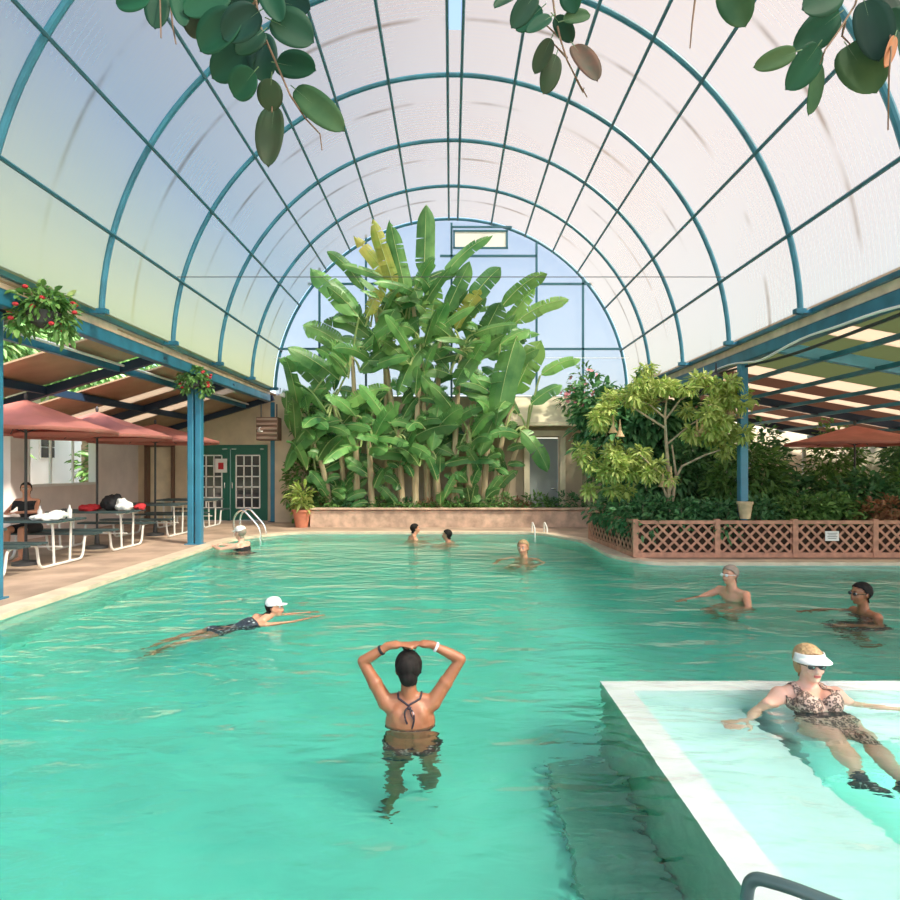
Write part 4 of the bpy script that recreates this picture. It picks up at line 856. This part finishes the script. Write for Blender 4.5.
def face_parts(c, R, s, parent, lip, glasses=False, goggles=None, eyes=True):
    P = lambda x, y, z: V(c)+R@(V((x, y, z))*s)
    if eyes:
        for q in (-1, 1):
            mb = MB(); mb.cm = 0; mb.ell(P(q*.030, .082, .010), (.013*s, .010*s, .009*s), R, 10, 8); mb.cm = 1; mb.ell(P(q*.030, .0895, .010), (.0065*s, .0045*s, .0065*s), R, 8, 6); mb.build('eye', [M['white'], M['black']], parent)
            mb = MB(); mb.cap(P(q*.016, .096, .031), P(q*.045, .084, .033), .0035*s, .0025*s, 6); mb.build('eyebrow', M['hairdark'], parent)
    mb = MB(); mb.cap(P(-.017, .0985, -.049), P(.017, .0985, -.049), .0038*s, .0038*s, 6); mb.cap(P(-.014, .098, -.057), P(.014, .098, -.057), .0045*s, .0045*s, 6); mb.build('lips', lip, parent)
    if glasses or goggles:
        g = MB()
        for q in (-1, 1): g.ell(P(q*.031, .102, .008), (.024*s, .006*s, .018*s), R, 12, 6); g.tube([P(q*.055, .095, .012), P(q*.080, .02, .012), P(q*.079, -.02, .008)], .003*s, 5)
        g.tube([P(-.008, .107, .012), P(.008, .107, .012)], .003*s, 5); g.build('glasses' if glasses else 'goggles', goggles or M['darkglass'], parent)
def body(parent, J, m_, s=1.0, fem=True, vox=.011, heavy=1.0, hands=None, feet=None):
    """J: joints. returns mesh object and head frame"""
    mb = MB(); pel, che, nk = V(J['pelvis']), V(J['chest']), V(J['neck']); sl, sr = V(J['shL']), V(J['shR']); up = (che-pel).normalized(); rt = (sr-sl).normalized()
    fwd = up.cross(rt); fwd.normalize(); rt2 = fwd.cross(up); R = Matrix((rt2, fwd, up)).transposed(); h = heavy
    if V(J['face']).dot(fwd) < -.3 and not J.get('twist'): pass
    wst = pel.lerp(che, .5)
    mb.ell(pel+up*.02*s, ((.165 if fem else .15)*s*h, .115*s*h, .13*s), R, 18, 12); mb.ell(wst, ((.122 if fem else .135)*s*h, .092*s*h, .15*s), R, 18, 12)
    wf = J.get('wide', 1.0)
    mb.ell(che, ((.142 if fem else .16)*s*(h**.5)*wf, .105*s*h, .16*s), R, 18, 12); mb.ell(che+up*.09*s, ((.135 if fem else .155)*s*wf, .085*s, .09*s), R, 18, 10)
    if fem:
        for q in (-1, 1): mb.ell(che+rt2*q*.068*s+fwd*.085*s*h+up*.0*s, (.058*s*h, .055*s*h, .060*s*h), R, 14, 10)
    for q in (-1, 1): mb.ell(pel+rt2*q*.075*s-fwd*.065*s-up*.045*s, (.085*s*h, .075*s*h, .09*s), R, 14, 10)
    for q in (-1, 1): mb.ell(che+rt2*q*.07*s-fwd*.06*s+up*.05*s, (.055*s, .035*s, .08*s), R, 12, 8)  # shoulder blades
    for sh in (sl, sr):
        mb.cap(sh, che+up*.07*s+(sh-che).project(rt2)*.4, .052*s, .07*s, 12); mb.cap(nk-up*.02*s, sh+up*.005*s, .042*s, .042*s, 12); mb.ell(sh, (.056*s, .056*s, .058*s), None, 12, 8)
    hc = V(J['head']); hR = frame(J.get('hup', (0, 0, 1)), J['face'])
    mb.cap(nk-up*.04*s, hc-hR.col[2]*.05*s-hR.col[1]*.01*s, .054*s if fem else .062*s, .050*s if fem else .058*s, 14)
    head(mb, hc, hR, s)
    for q, a in (('L', -1), ('R', 1)):
        sh, el, wr = V(J['sh'+q]), V(J['el'+q]), V(J['wr'+q])
        mb.cap(sh, el, .048*s*h, .036*s, 12); mb.ell(sh.lerp(el, .45), (.046*s*h, .046*s*h, .046*s*h), None, 10, 8); mb.cap(el, el.lerp(wr, .35), .036*s, .037*s, 12); mb.cap(el.lerp(wr, .35), wr, .037*s, .024*s, 12)
        if hands and q in hands: d, n, sd, cu = hands[q]; hand(mb, wr, d, n, sd, s*1.0, cu)
        else: hand(mb, wr, wr-el, (0, 0, -1), a, s, .25)
        hp = pel+rt2*a*.09*s-up*.03*s; kn, an = V(J['kn'+q]), V(J['an'+q])
        mb.cap(hp, hp.lerp(kn, .5), .088*s*h, .073*s*h, 14); mb.cap(hp.lerp(kn, .5), kn, .073*s*h, .054*s, 14); mb.cap(kn, kn.lerp(an, .35), .052*s, .053*s*h, 12); mb.cap(kn.lerp(an, .35), an, .053*s*h, .035*s, 12)
        mb.ell(kn.lerp(an, .3)-fwd*.015*s, (.05*s, .05*s, .08*s), frame((kn-an), fwd) if abs((kn-an).normalized().dot(fwd)) < .9 else None, 10, 8)
        foot(mb, an, (feet or {}).get(q, (fwd.x, fwd.y, -.1)), s, kn-an if (feet or {}).get(q) else (0, 0, 1))
    o = bake(mb, 'body', vox, m_, parent); return o, hc, hR, R, pel, che, s
def garment(src, name, m_, parent, pred, off=.006):
    me = src.data; bm = bmesh.new(); bm.from_mesh(me); bm.normal_update()
    rm = [f for f in bm.faces if not pred(f.calc_center_median())]; bmesh.ops.delete(bm, geom=rm, context='FACES')
    for v in bm.verts: v.co += v.normal*off
    n = bpy.data.meshes.new(name); bm.to_mesh(n); bm.free(); n.materials.clear(); n.materials.append(m_); o = bpy.data.objects.new(name, n); C.objects.link(o); o.parent = parent
    if len(n.polygons) == 0: print('EMPTY GARMENT', name)
    md = o.modifiers.new('s', 'SOLIDIFY'); md.thickness = .006; md.offset = 0; return o
def strap(src, pts, r, name, m_, parent, off=.003):
    bvh = BVHTree.FromPolygons([v.co for v in src.data.vertices], [p.vertices[:] for p in src.data.polygons]); out = []
    pts = [V(p) for p in pts]
    for a, b in zip(pts, pts[1:]):
        for i in range(6):
            p = a.lerp(b, i/6); l, nrm, _, _ = bvh.find_nearest(p); out.append(l+nrm*off)
    l, nrm, _, _ = bvh.find_nearest(pts[-1]); out.append(l+nrm*off); mb = MB(); mb.tube(out, r, 6); return mb.build(name, m_, parent)
def hair_cap(src, name, hc, hR, s, m_, parent, low=-.03, front=.055, extra=None, off=.009):
    inv = hR.transposed()
    def pred(p):
        q = inv@(p-hc)/s
        return q.length < .15 and (q.z > .055-max(0, .03-q.y)*1.9 + (0 if q.y < front else .0)) and q.z > low-.06 and not (q.y > .03 and q.z < .06+(q.y-.03)*.35) and not (abs(q.x) > .079 and q.z < .03)
    o = garment(src, name, m_, parent, pred, off*s)
    tx = bpy.data.textures.new('hair', 'CLOUDS'); tx.noise_scale = .02; d = o.modifiers.new('d', 'DISPLACE'); d.texture = tx; d.strength = .006*s; return o
M['hairdark'] = mat('dark_hair', (.014, .011, .010), .7, spec=.2, var=.4, vscale=40, stretch=(1, 1, .2))
M['hairblond'] = mat('light_hair', (.38, .23, .11), .5, col2=(.50, .33, .17), vscale=45, bump=1, bscale=50, stretch=(1, 1, .3))
M['hairgrey'] = mat('grey_hair', (.30, .24, .19), .6)
S_tan = skin('tan_skin', (.32, .12, .058), (.40, .16, .08)); S_fair = skin('fair_skin', (.74, .40, .29), (.80, .47, .36)); S_mid = skin('sunned_skin', (.62, .28, .17), (.68, .34, .22))
LIP = mat('lips', (.50, .12, .10), .4)
def spot_cloth(name, a, b, c, sc=26):
    m = bpy.data.materials.new(name); m.use_nodes = True; t = m.node_tree; p = t.nodes['Principled BSDF']; p.inputs['Roughness'].default_value = .6
    tc = t.nodes.new('ShaderNodeTexCoord'); v = t.nodes.new('ShaderNodeTexVoronoi'); v.inputs['Scale'].default_value = sc; t.links.new(tc.outputs['Object'], v.inputs[0])
    r = t.nodes.new('ShaderNodeValToRGB'); e = r.color_ramp.elements; e[0].color = (*b, 1); e[0].position = .22; e[1].color = (*a, 1); e[1].position = .62; k = e.new(.34); k.color = (*c, 1); k2 = e.new(.5); k2.color = (*c, 1)
    t.links.new(v.outputs['Distance'], r.inputs[0]); t.links.new(r.outputs[0], p.inputs['Base Color']); return m
M['leopard'] = spot_cloth('leopard_print', (.62, .42, .33), (.42, .27, .20), (.09, .055, .045), 44)
M['bluepattern'] = spot_cloth('dark_patterned_cloth', (.025, .04, .06), (.30, .38, .40), (.012, .018, .03), 22)
M['bikini'] = spot_cloth('bikini_print', (.03, .02, .03), (.50, .35, .33), (.03, .02, .03), 24)
# 1 --- woman standing with her back to the camera
Yw = 3.95
def w_(px, py, y=Yw): return W(px, py, y)
t = thing('person', 'woman standing waist-deep in the middle, back turned, hands on her head', 'person')
J = dict(wide=1.12, pelvis=(-.262, Yw+.02, -.30), chest=(-.268, Yw, .0), neck=(-.275, Yw-.01, .19), head=(-.285, Yw+.01, .345), shL=(-.275-.155, Yw, .135), shR=(-.275+.158, Yw, .135), face=(-.45, 1, -.12), hup=(0, .1, 1),
    elL=(-.585, Yw+.02, .395), elR=(.065, Yw+.02, .41), wrL=(-.405, Yw-.0, .505), wrR=(-.135, Yw-.0, .512), knL=(-.36, Yw+.03, -.70), knR=(-.155, Yw+.06, -.70), anL=(-.385, Yw-.02, -1.11), anR=(-.13, Yw+.22, -1.08))
o, hc, hR, R, pel, che, s = body(t, J, S_tan, 1.0, True, .0085, heavy=1.1, hands={'L': ((1, -.02, .10), (.15, .1, -1), 1, .28), 'R': ((-1, .10, .05), (-.15, .1, -1), -1, .28)}, feet={'L': (-.3, 1, -.15), 'R': (.2, 1, -.5)})
hair_cap(o, 'hair', hc, hR, 1.0, M['hairdark'], t)
mb = MB(); mb.ell(hc+V((0, -.035, .03)), (.082, .085, .088), None, 16, 12); mb.ell(hc+V((.005, -.07, -.025)), (.058, .050, .065), None, 14, 10); bake(mb, 'hair', .008, M['hairdark'], t, 2)
inv = R.transposed()
def bk(p): q = inv@(p-pel); z = q.z; return -.145+abs(q.x)*.25 < z < .055-.10*max(0, 1-abs(q.x)/.16) and abs(q.x) < .22 and (p.z > -.46)
garment(o, 'bikini_bottom', M['bikini'], t, bk)
garment(o, 'bikini_top', M['bikini'], t, lambda p: (inv@(p-che)).y > .045 and abs((inv@(p-che)).z+.01) < .07 and abs((inv@(p-che)).x) < .15)
strap(o, [che+V((-.13, .05, -.03)), che+V((-.09, -.11, -.035)), che+V((0, -.13, -.035)), che+V((.09, -.11, -.035)), che+V((.13, .05, -.03))], .006, 'back_strap', M['bikini'], t)
strap(o, [che+V((-.07, .12, .04)), (-.345, Yw+.06, .17), (-.34, Yw-.05, .175), (-.275, Yw-.09, .15), (-.20, Yw-.05, .175), (-.195, Yw+.06, .17), che+V((.07, .12, .04))], .007, 'neck_strap', M['bikini'], t)
mb = MB(); c0 = V((-.268, Yw-.098, .135))
mb.tube(arc_pts(c0, c0+V((-.05, -.035, .0)), c0+V((-.012, -.012, -.10)), 8), .006, 6); mb.tube(arc_pts(c0, c0+V((.055, -.035, -.03)), c0+V((.018, -.012, -.13)), 8), .006, 6); mb.ell(c0+V((0, -.008, 0)), (.016, .012, .012)); mb.tube(arc_pts(c0, c0+V((.02, -.03, -.06)), c0+V((.03, -.012, -.07)), 6), .005, 6); mb.build('bow', M['bikini'], t)
for q, w1, w0, f, m_ in (('L', J['wrL'], J['elL'], .30, 'black'), ('R', J['wrR'], J['elR'], .18, 'whitecloth')):
    p = V(w1).lerp(V(w0), f); d = (V(w1)-V(w0)).normalized(); rr = d.to_track_quat('Z', 'Y').to_matrix(); mb = MB(); mb.lathe([(.031, -.009), (.035, -.006), (.035, .006), (.031, .009)], p, 16, rr); mb.build('bracelet', M[m_], t)
# 2 --- woman in a white visor reclining on the spa bench
t = thing('person', 'woman in white visor, glasses and leopard swimsuit reclining in the shallow basin', 'person')
Yr = 4.33; s2 = 1.12
J = dict(pelvis=(2.60, 4.12, -.23), chest=(2.575, Yr-.05, -.045), neck=(2.56, Yr+.02, .115), head=(2.575, Yr-.02, .265), shL=(2.76, Yr-.02, .04), shR=(2.36, Yr-.02, .04), face=(-.12, -1, -.05), hup=(-.04, .06, 1),
    elL=(2.96, Yr+.02, -.13), elR=(2.19, Yr-.05, -.12), wrL=(3.22, Yr-.05, -.16), wrR=(2.05, Yr-.20, -.17), knL=(2.64, 3.78, -.16), knR=(2.45, 3.80, -.16), anL=(2.60, 3.43, -.34), anR=(2.37, 3.50, -.30))
o, hc, hR, R, pel, che, s = body(t, J, S_fair, s2, True, .0095, heavy=1.22, hands={'R': ((-1, -.25, .0), (0, 0, -1), 1, .15), 'L': ((1, -.15, 0), (0, 0, -1), -1, .2)}, feet={'L': (.1, -.75, .5), 'R': (.15, -.75, .45)})
hair_cap(o, 'hair', hc, hR, s2, M['hairblond'], t); mb = MB(); mb.ell(hc+hR@V((0, -.03, .055))*s2, (.081*s2, .086*s2, .070*s2), hR, 16, 10); [mb.ell(hc+hR@V((q*.07, -.01, .0))*s2, (.022*s2, .04*s2, .06*s2), hR, 10, 8) for q in (-1, 1)]; bake(mb, 'hair_bun', .01, M['hairblond'], t, 2).name = 'hair_volume'
face_parts(hc, hR, s2, t, LIP, glasses=True)
mb = MB(); P = lambda x, y, z: hc+hR@(V((x, y, z))*s2); n_ = 14
arc0 = [P(.086*math.cos(a), .0+.095*math.sin(a), .052) for a in [PI*i/n_ for i in range(n_+1)]]; arc1 = [P(.080*math.cos(a), .004+.092*math.sin(a), .078) for a in [PI*i/n_ for i in range(n_+1)]]; arc2 = [P(.105*math.cos(a), .02+.168*math.sin(a), .040-.012*abs(math.cos(a))) for a in [PI*i/n_ for i in range(n_+1)]]
mb.add([*arc1, *arc0, *arc2], [(i, i+1, n_+2+i, n_+1+i) for i in range(n_)]+[(n_+1+i, n_+2+i, 2*n_+3+i, 2*n_+2+i) for i in range(n_)]); v_ = mb.build('visor', M['white'], t); v_.modifiers.new('s', 'SOLIDIFY').thickness = .006
inv2 = R.transposed(); ch2, pl2 = che, pel
def suit(p):
    q = inv2@(p-ch2)/s2; k = inv2@(p-pl2)/s2
    if abs(q.x) > .175: return False
    if q.z > .0+abs(q.x)*.42:
        return abs(abs(q.x)-.085) < .02+.0*q.z and q.z < .22 or (q.y < 0 and q.z < .06 and abs(q.x) < .13)
    return (k.z > -.06+abs(k.x)*.55 or (abs(k.x) < .06 and k.z > -.17)) and (k - V((0, 0, 0))).length < .62
garment(o, 'swimsuit', M['leopard'], t, suit)
garment(o, 'waist_band', M['black'], t, lambda p: abs((inv2@(p-pl2))[2]-.135) < .035 and abs((inv2@(p-pl2))[0]) < .19 and (p-pl2).length < .3, .010)
garment(o, 'water_shoe', M['bluepattern'], t, lambda p: (p-V(J['anR'])).length < .24*s2 and p.y < J['anR'][1]-.0 and p.x < 2.53, .006)
garment(o, 'water_shoe', M['bluepattern'], t, lambda p: (p-V(J['anL'])).length < .24*s2 and p.y < J['anL'][1]-.0 and p.x > 2.50, .006)
# 3 --- swimmer on the left
t = thing('person', 'swimmer in white cap and dark patterned swimsuit gliding to the right at left', 'person')
A = V((-1.95, 6.63, .125)); d = V((.86, .62, 0)).normalized(); sd = V((d.y, -d.x, 0)); s3 = .92
def q3(al, si, z): return A+d*al+sd*si+V((0, 0, z-A.z))
J = dict(pelvis=q3(-.60, 0, -.12), chest=q3(-.31, 0, -.065), neck=q3(-.13, 0, -.01), head=q3(0, 0, .125), shR=q3(-.15, .16, -.03), shL=q3(-.15, -.16, .0), face=(.95, -.12, .0), hup=(-.1, 0, 1),
    elR=q3(.13, .20, -.03), elL=q3(.14, -.18, -.03), wrR=q3(.40, .14, -.03), wrL=q3(.40, -.10, -.02), knR=q3(-.93, .09, -.24), knL=q3(-.93, -.09, -.18), anR=q3(-1.18, .06, -.44), anL=q3(-1.20, -.10, -.36))
o, hc, hR, R, pel, che, s = body(t, J, S_mid, s3, True, .012, feet={'L': tuple(-d+V((0, 0, -.3))), 'R': tuple(-d+V((0, 0, -.3)))})
hair_cap(o, 'hair', hc, hR, s3, M['hairdark'], t, off=.006); face_parts(hc, hR, s3, t, LIP)
def cap_hat(parent, hc, hR, s, m_, brim=True):
    mb = MB(); P = lambda x, y, z: hc+hR@(V((x, y, z))*s); mb.lathe([(.088*s, .035*s), (.092*s, .05*s), (.086*s, .09*s), (.06*s, .122*s), (.02*s, .135*s)], hc+hR@V((0, -.008, .0))*s, 20, hR, sx=.97, sy=1.1); c = mb.build('cap', m_, parent)
    if brim:
        mb = MB(); n_ = 10; a0 = [P(.075*math.cos(a), .0+.092*math.sin(a), .045) for a in [PI*(.12+.76*i/n_) for i in range(n_+1)]]; a1 = [P(.07*math.cos(a), .05+.115*math.sin(a), .030) for a in [PI*(.12+.76*i/n_) for i in range(n_+1)]]
        mb.add([*a0, *a1], [(i, i+1, n_+2+i, n_+1+i) for i in range(n_)]); b = mb.build('brim', m_, c); b.modifiers.new('s', 'SOLIDIFY').thickness = .005
    return c
cap_hat(t, hc, hR, s3, M['whitecloth'])
iv3 = R.transposed(); c3, p3 = che, pel
garment(o, 'swimsuit', M['bluepattern'], t, lambda p: abs((iv3@(p-c3)).x) < .17 and (iv3@(p-c3)).z < .10 and (iv3@(p-p3)).z > -.10+abs((iv3@(p-p3)).x)*.4)
# others: crouching in the water up to the shoulders
def bather(label, px, py, d_, face, m_, s=1.0, fem=False, hair='hairdark', capm=None, goggles=None, glasses=False, arms='low', suit_m=None, vox=.013, tilt=(0, 0, 1), lean=0, bald=False, headm=None):
    t = thing('person', label, 'person'); H = W(px, py, d_); f = V((*face[:2], 0)).normalized(); r = V((f.y, -f.x, 0))
    def q(x, y, z): return V((H.x, H.y, 0))+r*x*s+f*y*s+V((0, 0, H.z+z*s))
    sw = .15 if fem else .18
    J = dict(pelvis=q(0, -.12-lean, -.70), chest=q(0, -.07-lean*.5, -.36), neck=q(0, -.03, -.155), head=q(0, 0, 0), shL=q(-sw, -.05, -.215), shR=q(sw, -.05, -.215), face=face, hup=tilt, knL=q(-.14, .25, -.80), knR=q(.14, .25, -.80), anL=q(-.12, .02, -1.12), anR=q(.12, .02, -1.12))
    if arms == 'low': J.update(elL=q(-.34, .10, -.36), elR=q(.34, .10, -.36), wrL=q(-.30, .34, -.34), wrR=q(.30, .34, -.34))
    elif arms == 'wide': J.update(elL=q(-.42, .05, -.26), elR=q(.42, .05, -.28), wrL=q(-.62, .18, -.27), wrR=q(.60, .2, -.30))
    elif arms == 'front': J.update(elL=q(-.25, .22, -.27), elR=q(.25, .22, -.27), wrL=q(-.12, .46, -.24), wrR=q(.12, .46, -.24))
    elif arms == 'reach': J.update(elL=q(-.34, .10, -.36), elR=q(.32, .16, -.33), wrL=q(-.30, .34, -.38), wrR=q(.30, .42, -.36))
    o, hc, hR, R, pel, che, s_ = body(t, J, m_, s, fem, vox); face_parts(hc, hR, s, t, LIP, glasses, goggles)
    if not bald and not (capm and hair is None): hair_cap(o, 'hair', hc, hR, s, M[hair], t)
    if capm: cap_hat(t, hc, hR, s, capm)
    iv = R.transposed()
    if suit_m: garment(o, 'swimsuit', suit_m, t, lambda p: abs((iv@(p-che)).x) < .19*s and (iv@(p-che)).z < .11*s+0*s and (iv@(p-pel)).z > -.1)
    return t
bather('man with cropped hair and pale goggles facing left, right of the pool middle', 730, 575, 7.6, (-.9, -.45, .10), S_mid, 1.05, arms='reach', hair='hairgrey', goggles=M['whitecloth'])
bather('person in dark sunglasses and black swimsuit looking left at the right edge', 861, 594, 6.9, (-1, -.12, .0), S_tan, 1.12, fem=True, glasses=True, suit_m=M['bluepattern'], arms='low')
bather('light-haired bather far out in the pool, shoulders just above water', 523, 548, 11.1, (-.45, -1, .0), S_mid, 1.25, hair='hairblond', arms='low')
bather('left one of two dark-haired heads by the far pool edge', 415, 529, 14.1, (.8, .3, 0), S_mid, 1.05, arms='low')
bather('right one of two dark-haired heads by the far pool edge', 447, 535, 13.6, (-.8, .2, 0), S_mid, 1.05, arms='low')
bather('bather in a white cap leaning on the far left pool edge beside the ladder', 240, 533, 12.3, (-.9, .25, -.3), S_fair, 1.15, fem=True, hair='hairgrey', capm=M['whitecloth'], arms='front', suit_m=M['black'])
# seated person at the left table
t = thing('person', 'person in black top seated at a picnic table at the far left edge', 'person')
b0 = V((-7.5, 10.70, 0)); J = dict(pelvis=b0+V((0, 0, .62)), chest=b0+V((0, -.06, .92)), neck=b0+V((0, -.1, 1.13)), head=b0+V((0, -.11, 1.29)), shL=b0+V((.17, -.08, 1.07)), shR=b0+V((-.17, -.08, 1.07)), face=(.5, -1, -.1), elL=b0+V((.27, -.22, .9)), elR=b0+V((-.25, -.22, .9)), wrL=b0+V((.12, -.42, .90)), wrR=b0+V((-.12, -.42, .90)), knL=b0+V((.12, -.40, .60)), knR=b0+V((-.12, -.40, .60)), anL=b0+V((.12, -.42, .16)), anR=b0+V((-.12, -.42, .16)))
o, hc, hR, R, pel, che, s = body(t, J, S_mid, 1.0, False, .014); hair_cap(o, 'hair', hc, hR, 1, M['hairdark'], t); face_parts(hc, hR, 1, t, LIP)
ivs = R.transposed(); garment(o, 'top', M['black'], t, lambda p: (ivs@(p-che)).z < .17 and p.z > .6 and abs((ivs@(p-che)).x) < .2 and p.y > b0.y-.26)
garment(o, 'shorts', M['black'], t, lambda p: p.z < .74 and p.z > .48 and p.y > b0.y-.32, .008)
